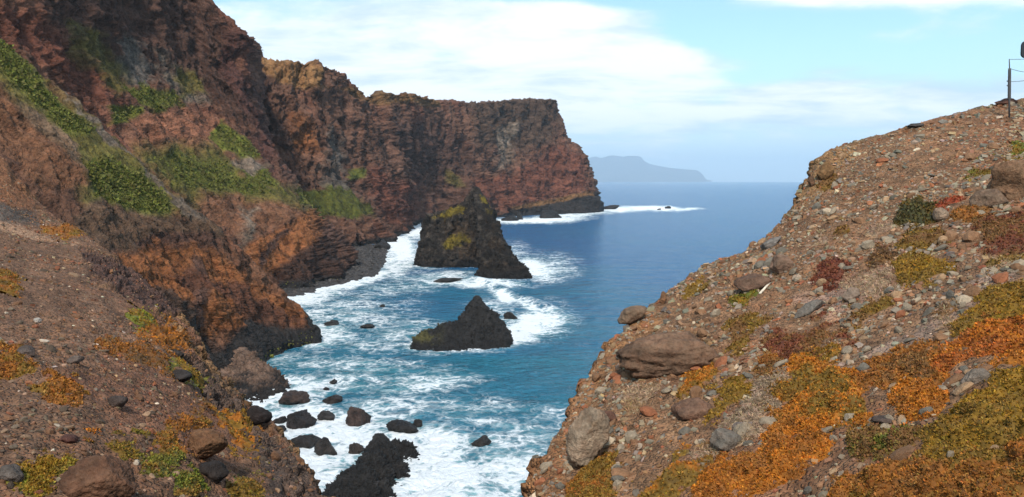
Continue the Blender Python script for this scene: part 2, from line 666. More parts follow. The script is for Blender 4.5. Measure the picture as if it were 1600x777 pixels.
# -- far headland wall
HEAD = [
    [(400, 440, 520), (398, 380, 540), (396, 300, 560), (394, 220, 590), (392, 150, 605), (390, 98, 640)],
    [(510, 396, 560), (490, 350, 580), (470, 290, 595), (450, 210, 610), (440, 150, 625), (432, 98, 650)],
    [(545, 390, 590), (530, 350, 605), (515, 290, 620), (505, 210, 645), (500, 140, 660), (492, 95, 670)],
    [(580, 383, 615), (568, 345, 630), (556, 290, 655), (545, 225, 690), (538, 165, 710), (530, 115, 725)],
    [(612, 372, 700), (608, 335, 720), (600, 290, 735), (590, 240, 760), (582, 190, 775), (572, 147, 800)],
    [(648, 355, 880), (648, 320, 895), (648, 280, 910), (648, 235, 930), (648, 190, 945), (648, 150, 965)],
    [(692, 348, 1000), (692, 318, 1010), (692, 280, 1020), (692, 240, 1030), (691, 198, 1040), (690, 161, 1055)],
    [(742, 347, 1010), (742, 320, 1025), (740, 285, 1050), (740, 240, 1085), (740, 200, 1110), (740, 163, 1140)],
    [(800, 342, 1120), (800, 320, 1130), (800, 285, 1150), (800, 240, 1180), (800, 195, 1200), (800, 158, 1220)],
    [(868, 337, 1190), (868, 315, 1215), (866, 290, 1230), (864, 250, 1245), (862, 205, 1262), (858, 158, 1275)],
    [(938, 333, 1265), (937, 316, 1275), (929, 295, 1300), (915, 258, 1310), (882, 208, 1320), (862, 159, 1330)],
    [(944, 332, 1330), (941, 318, 1335), (931, 296, 1360), (917, 260, 1380), (884, 210, 1390), (860, 160, 1400)],
    [(930, 331, 1500), (926, 315, 1500), (915, 295, 1500), (900, 258, 1500), (870, 210, 1500), (850, 160, 1500)],
]
HEAD_Z = [
    ([(396, 92), (495, 90), (518, 140), (470, 130), (430, 122)], OCHRE * 0.95, 5, 8),
    ([(540, 138), (680, 148), (690, 166), (560, 160)], OCHRE * 0.6, 4, 6),
    ([(730, 158), (862, 150), (880, 212), (815, 235), (730, 228)], c3(0.085, 0.055, 0.04), 8, 14),
    ([(775, 204), (808, 196), (804, 258), (779, 262)], PALE * 0.72, 8, 10),
    ([(600, 200), (700, 190), (740, 260), (640, 290)], c3(0.09, 0.05, 0.038), 12, 18),
    ([(751, 284), (812, 268), (874, 222), (911, 250), (922, 298), (792, 330), (751, 309)], c3(0.155, 0.062, 0.040), 10, 18),
    ([(560, 262), (640, 285), (655, 342), (590, 345)], c3(0.150, 0.060, 0.040), 12, 20),
    ([(454, 175), (495, 183), (505, 236), (462, 228)], ORNG * 0.8, 8, 10),
    ([(398, 110), (422, 118), (425, 215), (408, 260), (400, 200)], DARK * 0.9, 5, 8),
    ([(520, 200), (545, 230), (560, 330), (535, 330), (515, 250)], GREY * 0.8, 12, 30),
    ([(555, 262), (572, 262), (572, 278), (556, 280)], GREEN, 3, 3),
    ([(700, 262), (722, 275), (728, 292), (705, 285)], OLIVE, 3, 5),
    ([(480, 300), (520, 300), (585, 322), (580, 338), (540, 335), (500, 330)], GREEN * 0.7, 5, 22),
    ([(770, 346), (812, 321), (850, 315), (928, 299), (960, 300), (960, 350), (770, 352)], BLACK * 1.3, 2, 2),
    ([(800, 323), (928, 298), (931, 304), (850, 320), (806, 328)], OCHRE * 0.7, 2, 2),
]
cliff('headland_cliff', HEAD, 1.6, MAT_FAR, 85.0, 20.0, c3(0.150, 0.080, 0.055), HEAD_Z, strata=0.5, block=2.4, seed=5.0, vs=0.22, wet=3.5, dim=0.86,
      back=[(40, -1, 0), (150, -4, 0), (300, -60, 0)], label='long red-brown headland cliff running out to sea', band=0.18)

# -- left cliff: dark upper face, green slopes, orange foot
LEFT = [
    [(-160, 660, 170), (-160, 500, 180), (-160, 340, 195), (-160, 170, 215), (-160, 10, 235), (-160, -220, 260)],
    [(-40, 640, 195), (-40, 480, 206), (-40, 330, 222), (-40, 175, 245), (-40, 25, 268), (-40, -200, 295)],
    [(60, 605, 215), (60, 470, 228), (60, 330, 245), (60, 190, 275), (60, 40, 300), (60, -180, 330)],
    [(170, 565, 240), (170, 450, 255), (165, 330, 280), (165, 190, 322), (150, 60, 352), (150, -160, 380)],
    [(290, 535, 262), (280, 440, 285), (270, 330, 320), (260, 200, 368), (240, 85, 400), (230, -130, 425)],
    [(380, 500, 300), (370, 410, 325), (350, 310, 365), (325, 195, 412), (300, 95, 432), (275, -70, 455)],
    [(440, 472, 345), (435, 390, 360), (415, 305, 392), (380, 215, 428), (345, 110, 442), (312, -8, 455)],
    [(500, 452, 372), (490, 390, 385), (458, 308, 425), (408, 220, 455), (386, 100, 462), (376, 52, 470)],
    [(545, 430, 440), (530, 380, 450), (478, 318, 500), (412, 215, 530), (397, 110, 545), (384, 66, 560)],
    [(548, 420, 520), (530, 380, 540), (470, 318, 580), (400, 215, 620), (380, 110, 640), (360, 66, 660)],
]
LEFT_Z = [
    ([(20, -260), (330, -260), (330, 0), (398, 130), (408, 225), (350, 190), (300, 130), (240, 140), (180, 110), (120, 60), (60, 30)], DARK * 1.0, 8, 20),
    ([(345, 40), (380, 55), (402, 180), (430, 290), (400, 240), (350, 120)], c3(0.085, 0.040, 0.033), 8, 16),
    ([(0, 0), (60, 30), (150, 110), (190, 170), (120, 150), (40, 80), (0, 50)], REDB * 0.75, 8, 18),
    ([(172, 62), (205, 58), (236, 108), (232, 138), (200, 132), (177, 100)], GREY * 0.9, 8, 26),
    ([(225, 75), (262, 85), (330, 165), (300, 170), (250, 130)], PALE * 0.5, 10, 34),
    ([(100, 30), (150, 50), (200, 140), (170, 150), (120, 90)], OLIVE * 0.75, 6, 14),
    ([(163, 167), (207, 172), (202, 192), (172, 196)], GREEN * 0.95, 3, 6),
    ([(190, 140), (268, 138), (290, 168), (240, 182), (200, 160)], GREEN * 0.85, 5, 18),
    ([(258, 102), (296, 112), (322, 146), (284, 150)], OLIVE * 0.85, 5, 10),
    ([(196, 190), (290, 168), (347, 188), (325, 218), (300, 240), (272, 228), (205, 228)], c3(0.24, 0.11, 0.068), 5, 12),
    ([(200, 226), (272, 223), (323, 231), (380, 272), (457, 298), (470, 330), (419, 332), (303, 320), (277, 308), (200, 245)], c3(0.128, 0.108, 0.03), 14, 18),
    ([(343, 188), (385, 222), (404, 248), (375, 250), (344, 235), (321, 216)], GREEN * 1.05, 3, 6),
    ([(368, 265), (410, 262), (430, 292), (395, 300)], GREEN * 0.9, 4, 9),
    ([(205, 232), (300, 240), (380, 275), (440, 305), (350, 305), (270, 290)], GREEN * 0.75, 12, 22),
    ([(362, 255), (390, 250), (412, 262), (385, 275)], PALE * 0.6, 6, 16),
    ([(310, 300), (440, 318), (470, 340), (400, 380), (330, 340)], c3(0.17, 0.085, 0.05), 8, 15),
    ([(385, 380), (431, 358), (483, 328), (500, 362), (480, 388), (448, 422), (410, 428)], ORNG * 0.95, 6, 10),
    ([(422, 385), (445, 355), (455, 360), (432, 400), (412, 430)], DARK * 1.3, 3, 5),
    ([(378, 330), (402, 322), (398, 375), (385, 390)], PALE * 0.6, 7, 20),
    ([(445, 290), (520, 330), (560, 345), (545, 360), (500, 345), (470, 320)], c3(0.10, 0.11, 0.03), 5, 12),
    ([(455, 410), (500, 378), (530, 390), (545, 440), (440, 470)], DARK * 0.8, 6, 10),
]
cliff('left_cliff', LEFT, 2.1, MAT_CLIFF, 60.0, 11.0, c3(0.150, 0.075, 0.050), LEFT_Z, strata=0.25, block=1.3, seed=17.0, vs=0.22, wet=3.0, rib=(0.62, 0.05, -0.78),
      back=[(25, -1, -4), (90, -8, -20), (200, -60, -60)], label='towering dark cliff with green slopes above the cove', band=0.10)

# -- near spur with the green strip on its crest and the orange face
SPUR = [
    [(-180, 620, 120), (-180, 440, 130), (-180, 300, 145), (-180, 130, 165), (-180, -60, 180)],
    [(-80, 620, 130), (-80, 450, 140), (-80, 310, 155), (-80, 150, 175), (-80, 0, 192)],
    [(40, 640, 140), (40, 480, 150), (40, 330, 165), (42, 205, 185), (35, 92, 203)],
    [(140, 650, 150), (140, 500, 158), (135, 385, 172), (130, 262, 192), (118, 160, 209)],
    [(240, 645, 163), (235, 530, 172), (225, 430, 185), (215, 330, 200), (205, 241, 216)],
    [(325, 630, 184), (318, 540, 194), (310, 462, 200), (303, 390, 212), (295, 318, 223)],
    [(400, 590, 208), (392, 535, 214), (384, 485, 219), (374, 430, 224), (362, 376, 231)],
    [(455, 560, 232), (448, 530, 231), (438, 502, 234), (428, 472, 237), (416, 436, 239)],
    [(500, 545, 245), (494, 533, 244), (490, 522, 246), (484, 512, 247), (476, 500, 248)],
    [(505, 542, 262), (500, 533, 262), (492, 523, 262), (486, 514, 262), (478, 504, 262)],
]
SPUR_Z = [
    ([(-60, 20), (0, 56), (35, 95), (85, 134), (141, 174), (212, 240), (300, 325), (275, 330), (225, 352), (150, 338), (112, 300), (100, 250), (55, 195), (0, 140), (-60, 110)], c3(0.130, 0.112, 0.030), 12, 18),
    ([(0, 56), (40, 100), (90, 150), (150, 205), (105, 205), (40, 152), (0, 118)], GREEN * 0.95, 10, 18),
    ([(128, 262), (160, 250), (215, 270), (262, 300), (262, 330), (200, 328), (140, 312)], GREEN * 0.9, 10, 18),
    ([(100, 140), (118, 158), (212, 246), (300, 325), (340, 365), (334, 370), (290, 328), (204, 246), (100, 158)], PALE * 0.5, 3, 16),
    ([(15, 140), (60, 170), (120, 235), (135, 285), (100, 260), (40, 200)], c3(0.15, 0.10, 0.065), 8, 28),
    ([(0, 130), (40, 200), (110, 262), (128, 296), (60, 296), (0, 240), (-60, 240), (-60, 130)], c3(0.160, 0.078, 0.043), 7, 14),
    ([(110, 340), (150, 310), (230, 340), (330, 350), (345, 380), (300, 382), (200, 400), (130, 380)], c3(0.105, 0.065, 0.042), 8, 14),
    ([(205, 378), (260, 365), (330, 365), (345, 385), (290, 388), (220, 402)], DARK * 1.2, 5, 9),
    ([(177, 400), (234, 385), (300, 384), (360, 413), (425, 456), (492, 508), (440, 515), (390, 505), (330, 535), (280, 520), (230, 470)], ORNG * 0.82, 8, 18),
    ([(300, 400), (325, 430), (335, 500), (318, 520), (308, 470)], DARK * 1.4, 4, 8),
    ([(355, 440), (400, 450), (430, 480), (470, 510), (440, 520), (380, 500)], c3(0.12, 0.055, 0.033), 6, 12),
    ([(250, 455), (290, 470), (345, 545), (390, 500), (480, 515), (510, 520), (510, 640), (200, 680), (250, 540)], BLACK * 1.3, 6, 12),
    ([(330, 470), (352, 475), (350, 500), (335, 500)], ORNG * 0.9, 4, 8),
    ([(230, 430), (300, 425), (420, 470), (470, 505), (400, 480), (300, 450)], c3(0.10, 0.045, 0.028), 4, 16),
    ([(200, 440), (260, 450), (300, 500), (270, 500)], c3(0.07, 0.042, 0.03), 4, 16),
]
cliff('rock_spur', SPUR, 2.0, MAT_NEARCLIFF, 34.0, 4.8, c3(0.150, 0.075, 0.045), SPUR_Z, strata=0.2, block=0.9, seed=29.0, vs=0.3, wet=3.0, rib=(0.66, 0.1, -0.74),
      back=[(6, -5, 1), (20, -30, 3), (25, -60, 5)], label='near orange and black rock spur with a green crest', band=0.10)

# -- distant island
ISL = [(820, 262), (860, 250), (890, 252), (912, 250), (929, 245), (940, 247), (956, 242.5), (975, 245), (981, 243.5), (1001, 245), (1006, 251), (1017, 257), (1036, 260.5), (1058, 263), (1088, 266), (1097, 271.5), (1104, 280), (1112, 281.5)]
icol = []
for k, (x, y) in enumerate(ISL):
    h = 283 - y
    icol.append([(x, 285, 43000), (x, 283 - 0.3 * h, 43500), (x, 283 - 0.72 * h, 44200), (x, y, 45000)])
net = net_px(icol)
net = np.concatenate([net, net[-1:] + np.array([600, 2500, -450]), net[-1:] + np.array([1200, 6000, -2000])], 0)
g = orient(densify(net, 1.6))
g = g + grid_normals(g) * (55 * fbm(g * np.array([1, 1, .5]) / 2500, 5, 0.55, ridged=True, off=2.0))[..., None]
icolr = np.broadcast_to(c3(0.075, 0.075, 0.065), g.shape) * (1 + 0.4 * fbm(g / 300, 4)[..., None])
m_isl = rock_material('island_rock', 0.008, 30.0, var=0.3)
tag(link('far_island_hills', mesh_from('far_island_hills', g, grid_faces(*g.shape[:2]), m_isl, icolr)), 'blue hazy mountainous land on the horizon', kind='structure')

# -- near left scree slope
def slope(name, cols, step, mat, base, zones, edge_cols, far_rows, near_row, seed, amp, label, rough_zone=None):
    net = net_px(cols)
    net = np.concatenate([near_row(net), net], 0)
    for dv in far_rows:
        net = np.concatenate([net, net[-1:] + np.array(dv)], 0)
    for dv in edge_cols:
        net = np.concatenate([net, net[:, -1:] + np.array(dv)], 1)
    g = orient(densify(net, step, 400, {0: 25, -1: 12, -2: 12, -3: 20}, {0: 40, 1: 45, -1: 14, -2: 40, -3: 40}))
    px, py = proj(g)
    n = grid_normals(g)
    nz = fbm(g / 1.6, 5, 0.6, off=seed)
    nz2 = fbm(g / 0.35, 4, 0.6, off=seed + 4)
    d = amp * (fbm(g / 3.0, 5, 0.5, off=seed + 9) + 0.35 * fbm(g / 0.5, 4, 0.6, ridged=True, off=seed + 12))
    steep = sstep(0.72 - np.abs(n[..., 2]), 0.0, 0.3)
    f1, f2, cid = worley(g * np.array([1, 1, 0.45]) / 0.55 + 0.35 * nz[..., None])
    blocks = (cid - 0.5) * 0.55 - 0.35 * sstep(0.18 - (f2 - f1), 0, 0.18)
    w = steep
    if rough_zone is not None:
        w = np.maximum(w, rough_zone(px, py, nz))
    ff1, ff2, fcid = worley(g * np.array([1, 1, 0.7]) / 0.22)
    d = d + w * (blocks * 0.5 + 0.28 * (fbm(g * np.array([1, 1, .5]) / 1.1, 4, 0.55, ridged=True, off=seed + 2) - 0.3) + (fcid - 0.5) * 0.16)
    gd = g + n * d[..., None]
    col = np.broadcast_to(base, g.shape) * (1 + 0.45 * nz[..., None] + 0.3 * nz2[..., None])
    red = sstep(fbm(g / 4.0, 4, off=seed + 33), 0.0, 0.35)[..., None]
    col = col * (1 - 0.5 * red) + 0.5 * red * base * c3(1.15, 0.9, 0.85)
    s = w[..., None]
    rockc = np.where((cid > 0.5)[..., None], OCHRE * 0.8, c3(0.17, 0.085, 0.05)) * (0.6 + 0.8 * fcid[..., None])
    col = col * (1 - s) + rockc * s
    col = paint(col, px, py, zones, nz * 1.0, nz2)
    # the cliff drops below the slope: dark volcanic rock further down
    low = sstep(CAMZ - 11 + 3 * nz - g[..., 2], 0, 6)[..., None]
    col = col * (1 - low) + DARK * 1.4 * low
    me = mesh_from(name, gd, grid_faces(*g.shape[:2]), mat, col)
    o = tag(link(name, me), label, kind='structure')
    GRIDS[name] = (gd, px, py, col, ((grid_normals(g) * (np.array([0, 0, CAMZ]) - g)).sum(-1) > 0))
    return o


A_COLS = [
    [(-520, 830, 7.5), (-520, 700, 9.3), (-520, 560, 13.0), (-520, 450, 18.5), (-520, 360, 26), (-520, 270, 33), (-520, 110, 39)],
    [(-220, 830, 8.0), (-220, 700, 10.0), (-220, 560, 14.0), (-220, 450, 20), (-220, 370, 28), (-220, 300, 35), (-220, 170, 41)],
    [(-100, 830, 8.0), (-100, 700, 10.2), (-100, 560, 14.4), (-100, 450, 20.7), (-100, 375, 28.5), (-100, 325, 36), (-100, 205, 42)],
    [(0, 830, 8.2), (0, 700, 10.5), (0, 560, 15), (0, 450, 21.5), (0, 385, 29), (0, 343, 37), (0, 246, 43)],
    [(60, 830, 8.4), (60, 700, 10.8), (60, 560, 15.5), (60, 460, 22), (60, 396, 30), (60, 357, 38.5), (58, 318, 43)],
    [(130, 830, 8.8), (130, 700, 11.3), (130, 570, 16), (130, 475, 22.5), (130, 413, 30), (128, 374, 37.5), (122, 360, 42)],
    [(200, 830, 9.4), (200, 710, 12), (205, 590, 16.8), (205, 505, 23), (205, 462, 28), (197, 432, 33), (187, 408, 37)],
    [(290, 830, 10.5), (290, 720, 13), (290, 630, 17.5), (287, 565, 23), (285, 528, 27), (280, 503, 30), (270, 482, 33)],
    [(370, 830, 11.8), (365, 740, 14.5), (355, 670, 18), (345, 625, 22), (342, 604, 24.5), (338, 588, 27), (330, 572, 29)],
    [(455, 830, 13.2), (450, 770, 15.2), (440, 725, 17.5), (425, 690, 19.8), (415, 668, 21.5), (408, 652, 23), (398, 637, 24.5)],
    [(520, 830, 14.2), (505, 793, 15.5), (490, 760, 17), (468, 722, 19), (450, 693, 20.5), (430, 668, 22.5), (414, 645, 25)],
]
A_Z = [
    ([(-40, 345), (40, 372), (120, 382), (100, 376), (40, 358), (0, 336), (-40, 330)], c3(0.34, 0.20, 0.12), 4, 5),
    ([(-60, 240), (5, 238), (50, 310), (60, 345), (20, 340), (-60, 330)], c3(0.24, 0.105, 0.05), 5, 8),
    ([(-20, 315), (55, 330), (62, 356), (0, 342)], c3(0.10, 0.075, 0.06), 4, 8),
    ([(130, 392), (200, 410), (290, 480), (270, 490), (240, 495), (200, 460), (140, 430)], DARK * 1.2, 5, 12),
    ([(130, 470), (160, 480), (200, 520), (190, 530), (140, 500)], c3(0.22, 0.12, 0.07), 6, 8),
    ([(290, 560), (345, 600), (430, 680), (500, 770), (520, 840), (440, 840), (400, 720), (340, 640), (290, 600)], c3(0.09, 0.058, 0.042), 6, 14),
]


def near_row(k, dz):
    def f(net):
        r = net[0:1].copy()
        r[..., 0] = r[..., 0] * k
        r[..., 1] = r[..., 1] * k
        r[..., 2] = CAMZ + (r[..., 2] - CAMZ) * (0.5 + 0.5 * k) + dz
        return r
    return f


def rough_a(px, py, nz):
    sd = polysd(px, py, [(125, 388), (190, 405), (290, 480), (350, 590), (440, 680), (530, 840), (470, 840), (430, 745), (330, 640), (280, 560), (230, 490), (140, 430)])
    return sstep(sd + 14 * nz, -6, 10) * 0.8


slope('scree_slope_left', A_COLS, 2.6, MAT_SOIL, c3(0.162, 0.086, 0.049), A_Z, [(1.0, 0.8, -3.5), (1.0, 1.0, -14), (3, 4, -40)],
      [(-0.5, 1.2, -1.5), (0, 2.0, -12), (0, 5, -40)], near_row(0.45, 0.0), 41.0, 0.22, 'brown stony slope falling to the cove on the left', rough_a)

B_COLS = [
    [(2250, 830, 5.2), (2250, 700, 6.3), (2250, 560, 8.4), (2250, 430, 12), (2250, 320, 17), (2250, 205, 24), (2250, 140, 29), (2250, 105, 37)],
    [(1840, 830, 6.2), (1840, 700, 7.5), (1840, 560, 9.8), (1840, 430, 13.7), (1840, 320, 19.0), (1840, 222, 25), (1840, 165, 29.5), (1840, 130, 36)],
    [(1720, 830, 6.5), (1720, 700, 8.0), (1720, 560, 10.5), (1720, 430, 14.5), (1720, 320, 19.5), (1720, 228, 25), (1720, 173, 29), (1720, 140, 34)],
    [(1600, 830, 7.0), (1600, 700, 8.6), (1600, 560, 11.3), (1600, 430, 15.2), (1600, 320, 20), (1600, 236, 25), (1600, 186, 28.5), (1600, 156, 32)],
    [(1480, 830, 7.8), (1480, 700, 9.5), (1480, 570, 12.2), (1480, 450, 16), (1480, 345, 20.5), (1480, 262, 25), (1480, 212, 28), (1480, 182, 30.5)],
    [(1360, 830, 8.7), (1350, 710, 10.5), (1350, 590, 13.2), (1350, 475, 17), (1350, 375, 21), (1350, 297, 25), (1350, 247, 28), (1352, 218, 30)],
    [(1240, 830, 9.6), (1230, 720, 11.5), (1220, 610, 14.2), (1230, 500, 17.8), (1240, 410, 21.3), (1260, 342, 24.5), (1275, 290, 27), (1288, 245, 29)],
    [(1110, 830, 10.4), (1100, 735, 12.3), (1090, 640, 14.8), (1100, 545, 17.8), (1120, 470, 20.5), (1160, 412, 23.5), (1205, 362, 25.5), (1254, 312, 28)],
    [(1000, 830, 11.2), (985, 750, 13), (975, 670, 15), (985, 590, 17.3), (1015, 528, 19.3), (1060, 482, 21.5), (1120, 430, 24), (1190, 376, 27)],
    [(900, 830, 11.8), (895, 770, 13.2), (898, 705, 14.8), (920, 640, 16.6), (948, 580, 18.2), (985, 525, 20), (1040, 480, 22), (1120, 414, 26)],
    [(845, 830, 12.3), (838, 775, 13.5), (850, 715, 15), (890, 650, 16.8), (922, 590, 18.5), (950, 532, 20.5), (1010, 484, 22.8), (1088, 432, 26)],
]
B_Z = [
    ([(1280, 250), (1300, 235), (1345, 222), (1330, 250), (1300, 290), (1262, 320), (1225, 345), (1255, 300)], OCHRE * 0.85, 5, 8),
    ([(1190, 350), (1225, 345), (1215, 372), (1185, 385), (1170, 385)], c3(0.26, 0.13, 0.06), 5, 7),
    ([(940, 520), (1010, 482), (1030, 500), (985, 530), (960, 580), (930, 600)], c3(0.25, 0.12, 0.05), 6, 8),
    ([(820, 720), (880, 650), (930, 570), (955, 600), (925, 640), (890, 700), (880, 790), (820, 800)], c3(0.24, 0.115, 0.05), 6, 8),
    ([(1330, 560), (1420, 520), (1480, 480), (1520, 440), (1600, 400), (1600, 430), (1500, 500), (1400, 560)], c3(0.26, 0.17, 0.12), 8, 12),
    ([(1240, 470), (1330, 440), (1400, 430), (1390, 460), (1290, 500)], c3(0.27, 0.16, 0.11), 8, 12),
]
slope('scree_slope_right', B_COLS, 2.9, MAT_SOIL, c3(0.198, 0.106, 0.054), B_Z, [(-0.35, 0.4, -2.0), (-0.6, 1.2, -12), (-3, 4, -40)],
      [(0.3, 1.5, -0.8), (0.3, 2.5, -6), (1, 6, -45)], near_row(0.45, 0.0), 61.0, 0.16, 'stony hillside rising to the right with orange plants')

# ------------------------------------------------------------------ sea
def sea_material():
    m, t = new_mat('sea_water')
    out = t.add('ShaderNodeOutputMaterial')
    geo = t.add('ShaderNodeTexCoord').outputs['Object']
    foam = t.add('ShaderNodeAttribute', attribute_name='foam').outputs['Fac']
    teal = t.add('ShaderNodeAttribute', attribute_name='shallow').outputs['Fac']
    flat = t.vmath('MULTIPLY', geo, (1, 1, 0.2))
    # lace: warped cell borders at two sizes
    wv = t.add('ShaderNodeTexNoise')
    t.put(wv.inputs['Vector'], flat); wv.inputs['Scale'].default_value = 0.16; wv.inputs['Detail'].default_value = 5
    warp = t.vmath('SCALE', t.vmath('SUBTRACT', wv.outputs['Color'], (0.5, 0.5, 0.5)), 7.0)
    fp = t.vmath('ADD', flat, warp)
    e1 = t.voronoi(fp, 0.17, 'DISTANCE_TO_EDGE').outputs['Distance']
    e2 = t.voronoi(t.vmath('ADD', fp, (13, 7, 0)), 0.48, 'DISTANCE_TO_EDGE').outputs['Distance']
    l1 = t.smooth(e1, 0.0, 0.34, 1.0, 0.0)
    l2 = t.smooth(e2, 0.0, 0.36, 1.0, 0.0)
    nf = t.noise(t.vmath('MULTIPLY', fp, (1, 0.8, 1)), 0.75, 9.0, 0.72, 0.8)
    nl = t.noise(fp, 0.07, 5.0, 0.55, 0.5)
    lace = t.math('ADD', t.math('MULTIPLY', l1, 0.36), t.math('MULTIPLY', l2, 0.30))
    lace = t.math('ADD', lace, t.math('MULTIPLY', t.smooth(nf, 0.30, 0.70), 0.40))
    lace = t.math('ADD', lace, t.math('MULTIPLY', t.smooth(nl, 0.35, 0.65, -0.5, 0.5), 0.30))
    thr = t.math('SUBTRACT', 1.06, foam)
    fm = t.math('POWER', t.smooth(t.math('SUBTRACT', lace, thr), -0.30, 0.32), 1.5)
    fm = t.math('MAXIMUM', fm, t.smooth(t.math('SUBTRACT', lace, thr), -0.42, 0.10, 0.0, 0.30))
    fm = t.math('MULTIPLY', fm, t.smooth(foam, 0.02, 0.12))
    # tiny whitecaps far out
    deep = (0.020, 0.125, 0.280)
    tealc = (0.028, 0.185, 0.260)
    n0 = t.noise(t.vmath('MULTIPLY', geo, (0.5, 1.0, 1)), 0.018, 5.0, 0.6)
    sc = t.math('ADD', teal, t.smooth(n0, 0.35, 0.65, -0.18, 0.18), clamp=True)
    wc = t.mix(sc, deep, tealc)
    milky = t.smooth(foam, 0.05, 0.70, 0.0, 0.90)
    nm = t.smooth(t.noise(fp, 0.11, 5.0, 0.6), 0.30, 0.62)
    wc = t.mix(t.math('MULTIPLY', milky, nm), wc, (0.16, 0.42, 0.46))
    b = t.add('ShaderNodeBsdfPrincipled')
    t.put(b.inputs['Base Color'], wc)
    t.put(b.inputs['Roughness'], 0.16)
    t.put(b.inputs['IOR'], 1.33)
    t.put(b.inputs['Specular IOR Level'], 0.26)
    wa = t.vmath('MULTIPLY', geo, (0.62, 1.0, 1))
    h1 = t.noise(wa, 0.09, 6.0, 0.62, 0.4)
    h2 = t.noise(t.vmath('ADD', wa, (4, 1, 2)), 0.45, 6.0, 0.68, 0.5)
    h = t.math('ADD', t.math('MULTIPLY', h1, 5.5), t.math('MULTIPLY', h2, 1.5))
    t.l.new(t.bump(h, 1.0, 2.0), b.inputs['Normal'])
    fb = t.add('ShaderNodeBsdfPrincipled')
    t.put(fb.inputs['Base Color'], (0.86, 0.88, 0.89))
    t.put(fb.inputs['Roughness'], 0.9)
    t.put(fb.inputs['Specular IOR Level'], 0.1)
    t.l.new(t.bump(t.math('ADD', t.math('MULTIPLY', nf, 0.8), lace), 0.8, 0.7), fb.inputs['Normal'])
    mx = t.add('ShaderNodeMixShader')
    t.put(mx.inputs[0], fm)
    t.l.new(b.outputs[0], mx.inputs[1])
    t.l.new(fb.outputs[0], mx.inputs[2])
    t.l.new(mx.outputs[0], out.inputs[0])
    return m


FOAM = [  # cx, cy, rx, ry, tilt(deg), strength  -- photograph positions of white water
    (470, 462, 60, 16, -10, .9), (520, 446, 60, 9, -10, 1.0), (575, 432, 45, 8, -14, .95), (625, 385, 34, 22, 60, 1.0), (640, 358, 26, 12, 20, 1.0),
    (610, 410, 30, 18, 40, .75), (660, 350, 30, 6, 0, .9),
    (520, 490, 110, 30, -4, .45), (500, 520, 50, 16, 0, .7), (560, 535, 80, 16, 0, .35), (600, 500, 60, 20, 0, .35), (620, 450, 70, 12, -6, .4),
    (690, 432, 70, 8, -3, .55), (700, 440, 45, 5, 0, .75), (760, 441, 55, 7, 2, .85), (835, 420, 28, 14, 20, .95), (855, 418, 45, 20, 0, .5), (800, 400, 30, 20, 0, .4),
    (660, 415, 30, 6, 0, .5), (720, 412, 40, 5, 0, .35),
    (788, 463, 13, 7, 25, 1.25), (830, 480, 50, 6, 25, .62), (760, 447, 26, 4, 25, .6), (880, 492, 25, 6, 20, .45),
    (835, 505, 44, 18, -8, .98), (800, 525, 45, 14, -12, .95), (730, 540, 60, 8, -6, .85), (660, 540, 34, 8, 8, .62), (855, 500, 40, 26, 0, .5), (770, 480, 40, 14, 0, .4), (650, 512, 40, 16, 0, .42),
    (620, 525, 40, 22, 0, .4),
    (430, 610, 80, 22, 0, .75), (390, 625, 50, 20, 0, .85), (520, 600, 90, 18, 0, .5), (470, 660, 90, 30, 0, .9), (540, 680, 80, 40, 0, .9), (470, 720, 60, 50, 0, .95),
    (600, 640, 90, 24, 0, .52), (650, 600, 70, 14, -5, .55), (700, 590, 60, 10, 0, .35), (720, 640, 80, 24, 0, .35),
    (680, 700, 60, 34, 0, .85), (690, 750, 80, 40, 0, .98), (780, 740, 80, 36, 0, .62), (790, 690, 70, 18, 4, .55), (640, 690, 50, 30, 0, .8), (600, 770, 60, 30, 0, 1.0), (750, 790, 90, 30, 0, .85), (850, 670, 60, 20, 0, .45),
    (760, 660, 70, 10, 6, .5), (820, 710, 50, 20, 0, .5),
    (540, 570, 90, 14, 0, .4), (450, 565, 40, 14, 0, .35), (850, 640, 70, 12, 0, .25),
    (845, 343, 60, 4.5, -2, 1.05), (800, 346, 26, 4, 0, .95), (890, 337, 40, 3, -2, .8), (920, 332, 30, 2.5, 0, .9), (970, 328, 30, 3, 0, .9), (1020, 326, 45, 3.6, 0, 1.05), (1070, 326, 24, 2, 0, .8),
    (490, 535, 30, 6, 0, .7), (420, 600, 40, 8, -15, .8),
]


